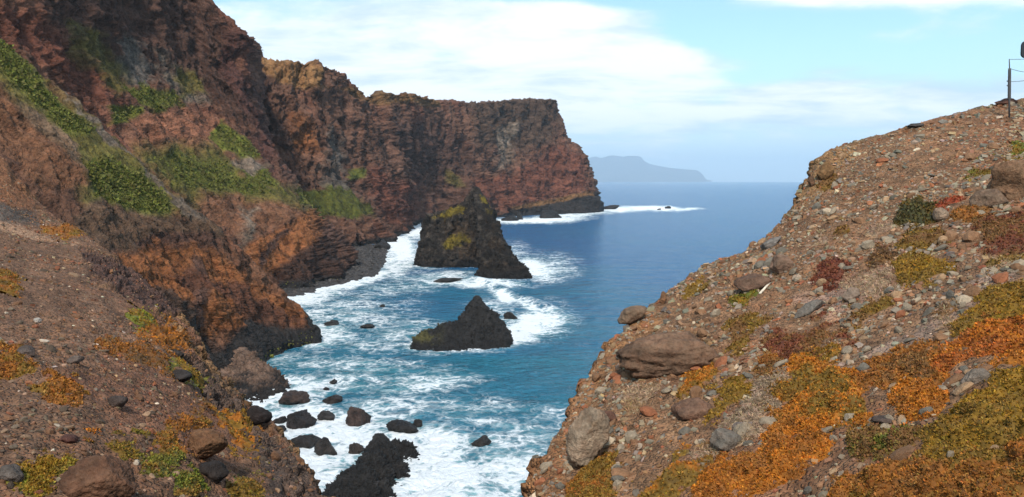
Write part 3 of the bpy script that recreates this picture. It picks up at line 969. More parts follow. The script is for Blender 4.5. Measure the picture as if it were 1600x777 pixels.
def build_sea():
    rows = np.concatenate([283 + np.geomspace(1.1, 30, 52), np.arange(314, 420, 1.25), np.arange(420, 600, 1.5), np.arange(600, 842, 2.0), [870, 920, 1000, 1150, 1400, 1900, 3200, 7000]])
    colsx = np.concatenate([[-2400, -1600, -1000, -700, -450, -200, -60, 60, 160, 250], np.arange(320, 1290, 2.9), [1320, 1360, 1420, 1500, 1700, 2000, 2600, 3300, 4000]])
    X, Y = np.meshgrid(colsx, rows)
    # same forward distance along a row, so the sheet is a plain fan-shaped grid
    g = S(X, Y)
    dist = g[..., 1]
    foam = np.zeros(X.shape)
    nzp = np.stack([X / 26, Y / 9, 0 * X], -1)
    wx = X + 9 * fbm(nzp, 4, 0.6, off=3)
    wy = Y + 3.5 * fbm(nzp, 4, 0.6, off=8)
    for cx, cy, rx, ry, tilt, s in FOAM:
        s = s * (0.78 if s <= 0.55 else (0.92 if s < 0.9 and cy < 560 else 1.0))
        t = math.radians(tilt)
        dx, dy = wx - cx, wy - cy
        u = (dx * math.cos(t) + dy * math.sin(t)) / rx
        v = (-dx * math.sin(t) + dy * math.cos(t)) / ry
        r2 = u * u + v * v
        foam = np.maximum(foam, s * np.exp(-(r2 ** 1.3) * 0.75))
    foam = foam + 0.10 * sstep(fbm(g * np.array([.7, 1, 1]) / 30, 4, 0.6, off=9), 0.15, 0.5) * sstep(-dist, -420, -200)
    # shallow, greener water inside the cove
    sh = sstep(-dist, -620, -150) * 0.8 + 0.25 * np.clip(foam, 0, 1)
    sh = np.clip(sh - 0.35 * sstep(X, 850, 1100), 0, 1)
    px_m = np.maximum(dist, 1) / FPX * 2.0
    z = -0.25 + 0.30 * fbm(g * np.array([.6, 1, 1]) / 22, 3, 0.5, off=4) * sstep(-dist, -1500, -200)
    z = z + 0.34 * (fbm(g * np.array([.7, 1, 1]) / 6.0, 4, 0.6, ridged=True, off=6) - 0.2) * sstep(-dist, -700, -120)
    # the breaker running past the two rocks
    lx = (X - 745) / 150.0
    crest = 436 + 58 * np.clip(lx, -0.3, 1.3) ** 1.0
    dm = (crest - Y)
    ridge = np.exp(-(dm / 5.0) ** 2) * sstep(lx, -0.25, 0.1) * sstep(-lx, -1.15, -0.6)
    z = z + 1.6 * ridge
    z = z + 0.35 * np.clip(foam, 0, 1) * fbm(g / 2.2, 4, 0.6, off=14) * sstep(-dist, -500, -200)
    g[..., 2] += z
    far_pad = g[0:1].copy()
    me = mesh_from('sea', g, grid_faces(*X.shape), sea_material(), None, True, {'foam': np.clip(foam, 0, 1.3), 'shallow': sh})
    if me.polygons[len(me.polygons) // 2].normal.z < 0:
        me.flip_normals()
    tag(link('sea', me), 'blue green sea with white surf in the cove', kind='structure')


build_sea()


# ------------------------------------------------------------------ rocks standing in the sea
def loft_rings(rows, ratio, seg=28, power=2.6):
    """rows (py, pxL, pxR, d) bottom to top -> verts, quad/tri faces of a closed body"""
    V, F = [], []
    ang = np.linspace(0, 2 * math.pi, seg, endpoint=False)
    c, s = np.cos(ang), np.sin(ang)
    ex = np.sign(c) * np.abs(c) ** (2 / power)
    ey = np.sign(s) * np.abs(s) ** (2 / power)
    for py, l, r, d in rows:
        ctr = P((l + r) / 2, py, d)
        hw = (r - l) / 2 * d / FPX
        V.append(np.stack([ctr[0] + hw * ex, ctr[1] + hw * ratio * ey, np.full(seg, ctr[2])], -1))
    n = len(rows)
    V = np.concatenate(V + [P((rows[0][1] + rows[0][2]) / 2, rows[0][0], rows[0][3])[None], P((rows[-1][1] + rows[-1][2]) / 2, rows[-1][0], rows[-1][3])[None]])
    for k in range(n - 1):
        for j in range(seg):
            a, b = k * seg + j, k * seg + (j + 1) % seg
            F.append((a, b, b + seg)); F.append((a, b + seg, a + seg))
    for j in range(seg):
        F.append((n * seg, (j + 1) % seg, j))
        F.append((n * seg + 1, (n - 1) * seg + j, (n - 1) * seg + (j + 1) % seg))
    return V, np.array(F)


def sea_rock(name, lofts, voxel, L, amp, colorer, mat, label, cat, block=0.0, seed=0.0, vs=0.6, ratio=0.6, group=None, sub=0):
    V, F, o = [], [], 0
    for rows in lofts:
        rt = ratio
        if isinstance(rows, tuple):
            rows, rt = rows
        v, f = loft_rings(rows, rt)
        V.append(v); F.append(f + o); o += len(v)
    me = mesh_from(name + '_raw', np.concatenate(V), np.concatenate(F))
    ob = link(name, me)
    md = ob.modifiers.new('r', 'REMESH')
    md.mode = 'VOXEL'
    md.voxel_size = voxel
    dg = bpy.context.evaluated_depsgraph_get()
    ev = ob.evaluated_get(dg)
    me2 = bpy.data.meshes.new_from_object(ev)
    ob.modifiers.clear()
    bpy.data.objects.remove(ob, do_unlink=True)
    n = len(me2.vertices)
    co = np.empty(n * 3, np.float32); me2.vertices.foreach_get('co', co); co = co.reshape(-1, 3).astype(float)
    no = np.empty(n * 3, np.float32); me2.vertices.foreach_get('normal', no); no = no.reshape(-1, 3).astype(float)
    q = co * np.array([1, 1, vs])
    d = amp * (0.6 * fbm(q / L, 5, 0.55, ridged=True, off=seed) + 0.5 * fbm(co / (L * 0.35), 5, 0.6, off=seed + 5) - 0.1)
    if block:
        w3 = fbm(co / (L * 0.5), 3, off=seed)[:, None] * np.array([1, 0.7, -0.8])
        d = d + block * (1.0 * facets(q / (L * 0.30) + 0.4 * w3, 1.7) + 0.6 * facets(q / (L * 0.12) + 0.4 * w3, 1.7) + 0.35 * facets(q / (L * 0.055), 1.7))
    top = co[:, 2].max()
    d = d * np.clip((top - co[:, 2]) / (0.35 * top), 0.3, 1.0)
    co2 = co + no * d[:, None]
    me2.vertices.foreach_set('co', co2.astype(np.float32).ravel())
    me2.update()
    n2 = np.empty(n * 3, np.float32); me2.vertices.foreach_get('normal', n2); n2 = n2.reshape(-1, 3)
    col = colorer(co2, no, n2, d)
    a = me2.color_attributes.new('tint', 'FLOAT_COLOR', 'POINT')
    c = np.ones((n, 4), np.float32); c[:, :3] = np.clip(col, 0, 1)
    a.data.foreach_set('color', c.ravel())
    me2.materials.clear(); me2.materials.append(mat)
    me2.polygons.foreach_set('use_smooth', np.full(len(me2.polygons), True))
    me2.name = name
    return tag(link(name, me2), label, cat, group)


STACK_MOSS = [[(666, 346), (680, 332), (712, 322), (730, 324), (722, 334), (692, 343)], [(744, 298), (764, 310), (778, 338), (766, 340), (750, 316)], [(690, 380), (726, 369), (732, 376), (694, 388)]]


def stack_col(co, no, n2, d):
    k = fbm(co * np.array([1, 1, .5]) / 9, 5, 0.6, off=2)[:, None]
    k2 = fbm(co / 3, 4, 0.6, off=6)[:, None]
    col = c3(0.034, 0.027, 0.022) * (1 + 0.8 * k2) + sstep(k, 0.02, 0.3) * c3(0.030, 0.016, 0.006)
    col = col + sstep(k2, 0.12, 0.4) * c3(0.030, 0.024, 0.018)
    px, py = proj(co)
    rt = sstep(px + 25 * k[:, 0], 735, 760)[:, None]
    col = col * (1 - 0.45 * rt)  # shade of the right face painted into the stack colour
    for poly in STACK_MOSS:
        up = sstep(polysd(px, py, poly)[:, None] + 16 * k + 8 * k2, -2, 4) * sstep(no[:, 2:3] + 0.6 * k, -0.1, 0.3)
        col = col * (1 - up) + c3(0.135, 0.100, 0.014) * (1 + 0.7 * k2) * up
    w = sstep(6 + 6 * k - co[:, 2:3], 0, 5)
    return col * (1 - w) + BLACK * 0.7 * w


STACK = [
    ([(421, 646, 792, 472), (408, 650, 788, 472), (392, 653, 784, 472), (370, 657, 780, 472), (354, 661, 776, 472), (345, 664, 773, 472), (338, 670, 771, 471), (334, 680, 769, 470), (331, 698, 768, 470), (327, 713, 767, 469), (318, 722, 763, 468), (308, 729, 757, 466), (300, 735, 752, 465), (293, 740, 747, 464)], 0.55),
    ([(442, 746, 822, 408), (428, 748, 818, 411), (412, 749, 806, 416), (394, 748, 794, 423), (372, 747, 785, 431), (350, 744, 779, 441), (330, 741, 770, 451), (314, 740, 761, 457), (302, 739, 752, 461)], 0.75),
    ([(440, 780, 831, 405), (428, 780, 829, 407), (417, 776, 821, 410), (405, 772, 808, 414), (393, 768, 797, 418)], 0.6),
]
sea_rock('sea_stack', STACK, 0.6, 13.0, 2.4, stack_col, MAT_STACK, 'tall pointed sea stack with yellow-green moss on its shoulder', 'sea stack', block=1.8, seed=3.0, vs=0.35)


def dark_col(moss=0.0, wet=2.0, froth=False):
    def f(co, no, n2, d):
        k = fbm(co / 4, 5, 0.6, off=2)[:, None]
        k2 = fbm(co / 1.2, 4, 0.6, off=6)[:, None]
        col = c3(0.019, 0.017, 0.016) * (1 + 0.9 * k2 + 0.4 * k)
        if moss:
            px, py = proj(co)
            up = sstep(no[:, 2:3] + k, 0.5, 0.9) * sstep(700 - px, 0, 30)[:, None]
            col = col * (1 - up) + c3(0.10, 0.09, 0.025) * up * moss + col * up * (1 - moss)
        w = sstep(wet + 1.5 * k - co[:, 2:3], 0, 1.2)
        col = col * (1 - w) + BLACK * 0.6 * w
        if froth:
            q = fbm(co * np.array([1, 1, 0.5]) / 0.7, 4, 0.6, off=40)[:, None]
            fr = sstep(q, 0.46, 0.54) * sstep(no[:, 2:3], -0.1, 0.4)
            col = col * (1 - fr) + c3(0.7, 0.72, 0.73) * fr
        return col
    return f


ISLET = [
    ([(546, 690, 800, 236), (532, 694, 801, 240), (518, 703, 797, 243), (505, 711, 788, 246), (494, 718, 779, 248), (484, 725, 768, 249), (475, 732, 759, 250), (467, 739, 752, 250), (462, 742, 748, 250)], 0.5),
    ([(546, 640, 735, 234), (536, 642, 732, 238), (528, 648, 728, 240), (520, 658, 724, 243), (512, 680, 724, 245), (505, 696, 724, 246)], 0.42),
]
sea_rock('islet', ISLET, 0.27, 5.0, 0.85, dark_col(0.7), MAT_WET, 'low black islet with a pyramid peak standing in the surf', 'islet', block=0.85, seed=13.0)
RIDGE = [
    ([(812, 488, 600, 119), (790, 500, 602, 121.5), (768, 508, 598, 123), (752, 522, 592, 124.5), (740, 534, 582, 125.5), (730, 545, 570, 126.5)], 0.6),
    ([(765, 555, 640, 129), (742, 562, 640, 132), (722, 566, 630, 134), (704, 572, 620, 136), (690, 578, 610, 138), (678, 584, 600, 139)], 0.55),
    ([(728, 590, 658, 139), (712, 598, 656, 141), (700, 604, 650, 143), (690, 610, 640, 144)], 0.45),
    ([(758, 600, 642, 130), (742, 608, 638, 131), (734, 614, 630, 132)], 0.55),
    ([(775, 540, 625, 126), (755, 545, 620, 128), (735, 552, 612, 130), (716, 560, 602, 132), (706, 566, 592, 133)], 0.6),
    ([(785, 575, 622, 121.5), (764, 580, 614, 123.5), (748, 585, 604, 125.5)], 0.55),
]
sea_rock('wet_rock_ridge', RIDGE, 0.18, 2.2, 0.6, dark_col(0, 1.2), MAT_WET, 'long wet black rock ridge draining foam at the bottom of the cove', 'rock', block=0.55, seed=23.0, vs=1.3)


def toe_col(co, no, n2, d):
    k = fbm(co / 5, 5, 0.6, off=2)[:, None]
    k2 = fbm(co / 1.5, 4, 0.6, off=6)[:, None]
    col = c3(0.150, 0.094, 0.066) * (1 + 0.5 * k2 + 0.5 * k)
    w = sstep(2.2 + 2 * k - co[:, 2:3], 0, 1.5)
    return col * (1 - w) + BLACK * w


TOE = [
    ([(640, 320, 436, 177), (620, 322, 445, 183), (606, 324, 449, 188), (592, 326, 440, 193), (578, 328, 422, 198), (564, 330, 404, 203), (550, 332, 388, 208), (538, 334, 374, 212)], 0.7),
    ([(610, 395, 453, 189), (596, 398, 451, 192), (584, 398, 440, 196)], 0.6),
]
sea_rock('rock_ledge', TOE, 0.33, 8.0, 1.3, toe_col, MAT_NEARCLIFF, 'smooth brown rock ledge at the foot of the orange spur', 'rock', block=1.1, seed=35.0, vs=1.6)
TIP = [([(548, 452, 504, 240), (534, 458, 501, 244), (522, 462, 499, 246), (512, 464, 496, 247), (500, 464, 488, 247), (490, 467, 480, 247), (486, 470, 477, 247)], 0.7)]
sea_rock('headland_tip_rock', TIP, 0.3, 4.0, 0.9, dark_col(0), MAT_WET, 'jagged black rock at the tip of the orange spur', 'rock', block=0.5, seed=37.0)

# ------------------------------------------------------------------ stones and boulders
import bmesh


def ico(sub):
    bm = bmesh.new()
    bmesh.ops.create_icosphere(bm, subdivisions=sub, radius=1.0)
    bm.verts.ensure_lookup_table()
    v = np.array([x.co[:] for x in bm.verts])
    f = np.array([[y.index for y in x.verts] for x in bm.faces])
    bm.free()
    return v / np.linalg.norm(v, axis=1, keepdims=True), f


ICO = {k: ico(k) for k in (1, 2, 3, 4, 5)}


def rock_shape(sub, seed, planes=11, cut=(0.62, 1.0), scale=(1, 0.75, 0.5), noise=0.0, nfreq=1.5, fine=0.0):
    """angular stone: a ball cut by random planes, then roughened; unit half-size"""
    r = np.random.default_rng(seed)
    v, f = ICO[sub]
    n = r.normal(size=(planes, 3))
    n /= np.linalg.norm(n, axis=1, keepdims=True)
    off = r.uniform(*cut, planes)
    dt = v @ n.T
    lim = np.where(dt > 0.05, off / np.maximum(dt, 0.05), 9.0)
    rad = np.minimum(lim.min(1), 1.15)
    if noise:
        rad = rad * (1 + noise * fbm(v * nfreq + seed * 1.37, 4, 0.5))
    if fine:
        rad = rad * (1 + fine * fbm(v * nfreq * 5 + seed, 4, 0.6, ridged=True))
    p = v * rad[:, None]
    e = (p.max(0) - p.min(0)) / 2
    p = (p - (p.max(0) + p.min(0)) / 2) / e
    return p * np.array(scale), f


def slab_shape(sub, seed, planes=0, cut=None, scale=(1, 1, 1)):
    """broken slab: a box with every corner pulled about"""
    r = np.random.default_rng(seed)
    v = np.array([[(k >> 0) & 1, (k >> 1) & 1, (k >> 2) & 1] for k in range(8)], float) * 2 - 1
    v = v * (1 - 0.55 * r.random((8, 3)) ** 1.5)
    v[4:, :2] *= r.uniform(0.6, 1.0)
    q = np.array([(0, 2, 3, 1), (4, 5, 7, 6), (0, 1, 5, 4), (2, 6, 7, 3), (0, 4, 6, 2), (1, 3, 7, 5)])
    f = np.concatenate([q[:, [0, 1, 2]], q[:, [0, 2, 3]]])
    return v * np.array(scale), f


def frames(nrm, rng, tilt):
    """rotation matrices whose z is near the given normals, with random yaw"""
    n = nrm + rng.normal(size=nrm.shape) * tilt
    n /= np.linalg.norm(n, axis=1, keepdims=True)
    a = rng.normal(size=n.shape)
    x = np.cross(a, n)
    x /= np.linalg.norm(x, axis=1, keepdims=True) + 1e-9
    y = np.cross(n, x)
    return np.stack([x, y, n], -1)          # columns


BVH = {}


def bvh_of(name):
    if name not in BVH:
        g = GRIDS[name][0]
        BVH[name] = BVHTree.FromPolygons([tuple(v) for v in g.reshape(-1, 3)], [tuple(int(q) for q in f) for f in grid_faces(*g.shape[:2])])
    return BVH[name]


def hit(name, px, py):
    o = Vector((0, 0, CAMZ))
    d = Vector(P(px, py, 10.0)) - o
    loc, nrm, i, dist = bvh_of(name).ray_cast(o, d.normalized())
    if loc is None:
        return None, None
    n = Vector(nrm)
    if n.dot(d) > 0:
        n = -n
    return loc, n


A, B = 'scree_slope_left', 'scree_slope_right'


def boulder(name, slope_name, px, py, w, h, colr, label, cat='boulder', tilt=0.0, depth=0.8, seed=1, planes=9, cut=(0.7, 1.0), noise=0.18,
            sub=5, col2=None, sink=0.6, fine=0.09, group=None, strata=0.0):
    """boulder seen at px,py with size w x h in photograph pixels, resting on a slope"""
    for k, sx in ((0.42, 0), (0.2, 0), (0.0, 0), (-0.3, 0), (0.5, 8), (0.5, 16), (1.0, 16), (1.0, 30)):
        loc, nrm = hit(slope_name, px + sx, py + h * k)
        if loc is not None and loc.y < 33:
            break
    d = loc.y
    s = d / FPX
    hw, hh = w / 2 * s, h / 2 * s
    dc = d + hw * depth * sink
    ctr = P(px, py, dc)
    v, f = rock_shape(sub, seed, planes, cut, (1, 1, 1), noise, 1.4, fine)
    k = dc / d
    v = v * np.array([hw * k, hw * depth, hh * k])
    if tilt:
        t = math.radians(tilt)
        R = np.array([[math.cos(t), 0, -math.sin(t)], [0, 1, 0], [math.sin(t), 0, math.cos(t)]])
        v = v @ R.T
    nz = fbm(v / max(hw, .05) * 1.3 + seed, 5, 0.6)[:, None]
    col = np.array(colr) * 0.68 * (1 + 0.5 * nz)
    if strata:
        lay = vnoise(np.stack([v[:, 2] / (hh * 0.22) + 0.6 * v[:, 0] / hw, v[:, 0] * 0.2, v[:, 1] * 0.2], -1))
        col = col * (1 + strata * lay[:, None])
        v = v * (1 + 0.03 * np.tanh(3 * lay)[:, None])
    if col2 is not None:
        m = sstep(fbm(v / max(hw, .05) * 1.1 + seed + 7, 4, 0.6)[:, None], 0.0, 0.35)
        col = col * (1 - m) + 0.68 * np.array(col2) * m
    me = mesh_from(name, v, f, MAT_BOULDER, col)
    o = link(name, me)
    o.location = ctr
    return tag(o, label, cat, group)


BR = c3(0.200, 0.105, 0.062)
boulder('boulder', B, 1048, 556, 176, 74, c3(0.205, 0.118, 0.072), 'largest brown boulder, long and flat-topped, on the edge of the right slope', tilt=4, seed=12, depth=0.62, planes=7, cut=(0.75, 1.0), noise=0.16, strata=0.22, sink=0.75)
boulder('boulder', B, 917, 683, 66, 104, c3(0.34, 0.245, 0.165), 'pale grey-tan upright boulder leaning on the cliff edge of the right slope', tilt=-18, seed=21, depth=0.8, planes=8, noise=0.14, sink=0.5, col2=c3(0.26, 0.16, 0.09))
boulder('boulder', B, 949, 655, 30, 28, c3(0.15, 0.07, 0.045), 'small red-brown boulder behind the pale upright boulder', tilt=30, seed=23, sub=4)
boulder('boulder', B, 1175, 443, 58, 28, c3(0.19, 0.11, 0.072), 'low flat brown boulder beside the white stick on the right slope', tilt=12, seed=26, depth=0.7, sub=4)
boulder('boulder', B, 1222, 414, 36, 32, c3(0.27, 0.165, 0.11), 'tan block-shaped boulder above the white stick on the right slope', tilt=-8, seed=27, depth=0.8, sub=4)
boulder('boulder', B, 1578, 282, 78, 74, c3(0.26, 0.145, 0.08), 'big rounded tan outcrop boulder at the right edge below the fence', tilt=-30, seed=31, depth=0.8, noise=0.3, sink=0.5)
boulder('boulder', B, 1545, 312, 56, 34, c3(0.22, 0.14, 0.09), 'low brown boulder at the foot of the big tan outcrop', tilt=10, seed=32, depth=0.8, noise=0.25, sub=4)
boulder('boulder', B, 1470, 336, 24, 24, c3(0.36, 0.25, 0.17), 'small round pale boulder between the dark green bush and the red plant', seed=33, planes=7, cut=(0.85, 1.0), sub=4)
boulder('boulder', B, 1262, 484, 62, 18, c3(0.19, 0.16, 0.13), 'long thin grey slab lying aslant on the right slope', tilt=28, seed=35, depth=0.5, sub=4, noise=0.08)
boulder('boulder', B, 1083, 642, 66, 38, c3(0.21, 0.115, 0.072), 'brown earthy boulder half buried below the largest brown boulder', tilt=8, seed=36, depth=0.8, noise=0.25, sub=4, sink=0.9)
boulder('boulder', B, 1138, 690, 58, 34, c3(0.20, 0.165, 0.13), 'grey slab below the tan dry grass tuft', tilt=-18, seed=37, depth=0.7, sub=4)
boulder('boulder', B, 1160, 668, 40, 22, c3(0.26, 0.20, 0.165), 'grey-pink slab touching the tan dry grass tuft', tilt=22, seed=38, depth=0.7, sub=4)
boulder('boulder', B, 1525, 590, 46, 26, c3(0.24, 0.185, 0.14), 'flat grey boulder between the orange and the olive plants at the right', tilt=20, seed=39, depth=0.7, sub=4)
boulder('boulder', B, 1383, 657, 46, 14, c3(0.11, 0.075, 0.058), 'dark flat boulder above the dark olive bush', tilt=4, seed=40, depth=0.7, sub=4)
boulder('boulder', B, 1330, 462, 30, 24, c3(0.30, 0.21, 0.15), 'pinkish tan boulder in the middle of the right slope', tilt=15, seed=42, depth=0.8, sub=4)
boulder('boulder', B, 1430, 196, 26, 7, c3(0.075, 0.062, 0.055), 'flat dark slab on the skyline of the right slope', tilt=2, seed=43, depth=0.8, sub=4, sink=0.2)
boulder('boulder', B, 1570, 160, 34, 12, c3(0.16, 0.07, 0.045), 'red-brown rock mound on the skyline behind the fence post', tilt=4, seed=44, depth=0.9, sub=4, sink=0.5)
boulder('boulder', B, 1036, 466, 12, 22, c3(0.24, 0.12, 0.06), 'small upright ochre rock on the cliff edge', tilt=0, seed=45, depth=0.8, sub=4, sink=0.2)
boulder('boulder', B, 988, 492, 50, 26, c3(0.25, 0.16, 0.10), 'flat tan rock on the cliff edge above the largest brown boulder', tilt=18, seed=46, depth=0.8, sub=4)
boulder('boulder', B, 1290, 268, 26, 34, c3(0.26, 0.14, 0.06), 'ochre crag at the top of the right slope', tilt=-20, seed=47, depth=0.8, sub=4, noise=0.3)
boulder('boulder', B, 1268, 284, 12, 20, c3(0.15, 0.08, 0.045), 'small dark knob of rock jutting from the skyline crag', tilt=0, seed=48, depth=0.8, sub=4, noise=0.3)
boulder('boulder', B, 1205, 380, 34, 16, c3(0.23, 0.20, 0.175), 'grey flat rock on the cliff edge below the ochre crag', tilt=24, seed=49, depth=0.8, sub=4)
boulder('boulder', A, 318, 697, 70, 52, c3(0.215, 0.105, 0.050), 'squarish orange-brown boulder on the left slope', tilt=-4, seed=51, depth=0.85, planes=8, cut=(0.66, 0.95), noise=0.10, sink=0.35)
boulder('boulder', A, 158, 748, 116, 80, c3(0.175, 0.086, 0.048), 'big brown boulder at the bottom left under a yellow plant', tilt=-10, seed=55, depth=0.8, planes=8, noise=0.14, sink=0.4)
boulder('boulder', A, 18, 742, 40, 32, c3(0.15, 0.12, 0.10), 'grey rock at the bottom left corner', tilt=-20, seed=56, depth=0.8, sub=4)
boulder('boulder', A, 107, 687, 28, 16, c3(0.13, 0.055, 0.04), 'dark red rock above the big bottom left boulder', tilt=-14, seed=57, depth=0.8, sub=4)
boulder('boulder', A, 184, 628, 34, 22, c3(0.075, 0.052, 0.042), 'dark brown rock in the middle of the left slope', tilt=6, seed=58, depth=0.8, sub=4)
boulder('boulder', A, 283, 588, 34, 22, c3(0.045, 0.037, 0.034), 'black rock below the green plant on the left slope rim', tilt=-12, seed=59, depth=0.8, sub=4)
boulder('boulder', A, 43, 548, 30, 16, c3(0.12, 0.09, 0.075), 'dark grey flat rock beside the orange plant at the left edge', tilt=-22, seed=60, depth=0.8, sub=4)
boulder('boulder', A, 118, 562, 26, 14, c3(0.17, 0.125, 0.10), 'grey-brown flat rock in the upper middle of the left slope', tilt=14, seed=61, depth=0.8, sub=4)
boulder('boulder', A, 59, 501, 12, 9, c3(0.50, 0.44, 0.38), 'small white stone on the upper left slope', tilt=0, seed=62, depth=0.8, sub=3)
boulder('boulder', A, 330, 738, 60, 36, c3(0.035, 0.026, 0.022), 'black shade lump under the squarish orange-brown boulder', tilt=8, seed=63, depth=0.8, sub=4, sink=0.9, noise=0.3)  # black lump standing in for the shadow beneath the squarish boulder
boulder('boulder', A, 404, 648, 40, 32, c3(0.038, 0.028, 0.026), 'black rock block on the rim above the surf', tilt=6, seed=64, depth=0.8, sub=4, sink=0.2)
boulder('boulder', A, 276, 552, 24, 14, c3(0.06, 0.046, 0.04), 'dark rock beside the upper orange plant on the left rim', tilt=-8, seed=65, depth=0.8, sub=4)


# rocks in the surf: centre x, waterline y, width, height (photograph pixels)
def surf_rock(px, wy, w, h, label, seed, colr=(0.036, 0.028, 0.025), depth=0.8, tilt=0.0, name='surf_rock'):
    p = S(px, wy)
    s = p[1] / FPX
    hw, hh = w * 0.54 * s, h * 0.9 * s
    v, f = rock_shape(4, seed, 9, (0.5, 1.0), (1, 1, 1), 0.34, 1.6, 0.12)
    v = v * np.array([hw, hw * depth, hh])
    if tilt:
        t = math.radians(tilt)
        v = v @ np.array([[math.cos(t), 0, -math.sin(t)], [0, 1, 0], [math.sin(t), 0, math.cos(t)]]).T
    nz = fbm(v / max(hw, .05) * 1.3 + seed, 5, 0.6)[:, None]
    o = link(name, mesh_from(name, v, f, MAT_WET, np.array(colr) * 0.58 * (1 + 0.7 * nz)))
    o.location = (p[0], p[1] + hw * depth * 0.5, 0.12 * hh)
    return tag(o, label, 'rock', 'rocks in the surf')


SR = [
    (457, 630, 46, 17, 'low brown surf rock, upper left of the boulders in the cove', (0.09, 0.055, 0.042)),
    (518, 629, 30, 10, 'small dark surf rock above the rounded brown one', (0.05, 0.036, 0.03)),
    (557, 663, 38, 25, 'rounded brown surf rock standing apart above the wet ridge', (0.080, 0.050, 0.040)),
    (470, 665, 46, 22, 'dark angular surf rock near the left rim', (0.04, 0.03, 0.027)),
    (508, 655, 28, 11, 'half submerged rock streaked with foam beside the dark angular rock', (0.06, 0.05, 0.046)),
    (508, 709, 34, 24, 'squat grey-brown surf rock left of the wet ridge', (0.055, 0.043, 0.036)),
    (474, 696, 48, 14, 'flat dark surf rock running out from the left rim', (0.045, 0.035, 0.03)),
    (556, 706, 24, 15, 'small brown rock touching the wet ridge', (0.065, 0.045, 0.036)),
    (627, 674, 50, 15, 'flat black rock at the far end of the wet ridge', (0.03, 0.025, 0.023)),
    (652, 664, 16, 9, 'tiny black rock beyond the far end of the wet ridge', (0.03, 0.025, 0.023)),
    (750, 696, 34, 11, 'lone flat rock awash right of the wet ridge', (0.04, 0.032, 0.028)),
    (573, 512, 22, 5, 'thin flat rock awash left of the black islet', (0.035, 0.03, 0.027)),
    (516, 508, 22, 7, 'low rock awash off the spur tip', (0.04, 0.035, 0.03)),
    (597, 479, 9, 3, 'speck of rock awash between the spur and the sea stack', (0.04, 0.035, 0.03)),
    (798, 497, 22, 9, 'small rounded rock at the right end of the black islet', (0.035, 0.03, 0.027)),
    (698, 440, 48, 5, 'flat reef awash in front of the sea stack', (0.05, 0.04, 0.033)),
    (351, 619, 30, 18, 'brown rounded rock at the waterline under the left rim', (0.10, 0.065, 0.048)),
    (520, 598, 12, 5, 'small dark rock awash in the upper cove', (0.04, 0.033, 0.03)),
    (509, 609, 10, 4, 'tiny dark rock above the rounded surf rocks', (0.04, 0.033, 0.03)),
    (435, 660, 22, 8, 'small black rock beside the rim block', (0.035, 0.028, 0.025)),
    (438, 672, 18, 6, 'little flat rock below the rim block', (0.035, 0.028, 0.025)),
    (597, 389, 26, 14, 'dark boulder at the end of the pebble beach', (0.035, 0.03, 0.028)),
    (797, 345, 26, 10, 'dark rock left of the white surf under the headland', (0.03, 0.026, 0.024)),
    (812, 343, 10, 11, 'pointed dark rock under the headland', (0.03, 0.026, 0.024)),
    (862, 341, 36, 13, 'black humped rock in the surf under the headland', (0.028, 0.024, 0.022)),
    (955, 327, 26, 6, 'low dark reef rock off the headland point', (0.035, 0.028, 0.025)),
    (1044, 326, 10, 4, 'small dark rock in the far line of surf', (0.035, 0.028, 0.025)),
    (1030, 328, 6, 2, 'tiny dark rock left in the far line of surf', (0.035, 0.028, 0.025)),
]
for k, (px, wy, w, h, lab, cc) in enumerate(SR):
    surf_rock(px, wy, w, h, lab, 200 + k, cc, tilt=(-8, 6, -3, 10)[k % 4])

# pebble beach under the left cliff, and the shingle stones on it
beach = [(498, 398), (540, 386), (585, 384), (606, 388), (600, 402), (594, 415), (588, 428), (560, 436), (530, 441), (497, 450), (470, 458), (440, 462), (440, 440), (480, 420)]
gx, gy = np.meshgrid(np.arange(430, 640, 2.0), np.arange(372, 470, 1.2))
gb = S(gx, gy)
sdb = polysd(gx, gy, beach) + 4 * fbm(np.stack([gx / 14, gy / 8, 0 * gx], -1), 4, 0.6)
gb[..., 2] = np.clip(sdb * 0.10, -1.5, 2.0) + 0.35 * fbm(gb / 5, 4, 0.6)
mb = rock_material('beach_shingle', 0.8, 0.6, var=0.6)
cb = np.broadcast_to(c3(0.050, 0.046, 0.045), gb.shape) * (1 + 0.6 * fbm(gb / 3.0, 4, 0.6)[..., None])
beach_ob = tag(link('beach', mesh_from('beach', orient(gb), grid_faces(*gx.shape), mb, cb)), 'dark grey pebble beach below the cliff', kind='structure')


def merge_stones(pts, nrm, size, cols, seed, tilt=0.35, variants=24, squash=(0.28, 0.62), sink=0.2, slabs=False):
    """many small angular stones in one mesh: returns verts, faces, colours"""
    rng = np.random.default_rng(seed)
    lib = [(slab_shape if slabs else rock_shape)(1, seed * 100 + k, 8, (0.6, 1.0), (1, rng.uniform(0.55, 0.95), rng.uniform(*squash))) for k in range(variants)]
    Rm = frames(nrm, rng, tilt)
    pick = rng.integers(0, variants, len(pts))
    lv = np.stack([l[0] for l in lib])          # variants x 12 x 3
    v = np.einsum('nij,nkj->nki', Rm, lv[pick] * size[:, None, None] * 0.5)
    v = v + (pts + nrm * (size * (0.25 - sink))[:, None])[:, None, :]
    f = lib[0][1][None] + (np.arange(len(pts)) * lv.shape[1])[:, None, None]
    c = np.repeat(cols[:, None, :], lv.shape[1], 1)
    return v.reshape(-1, 3), f.reshape(-1, 3), c.reshape(-1, 3)


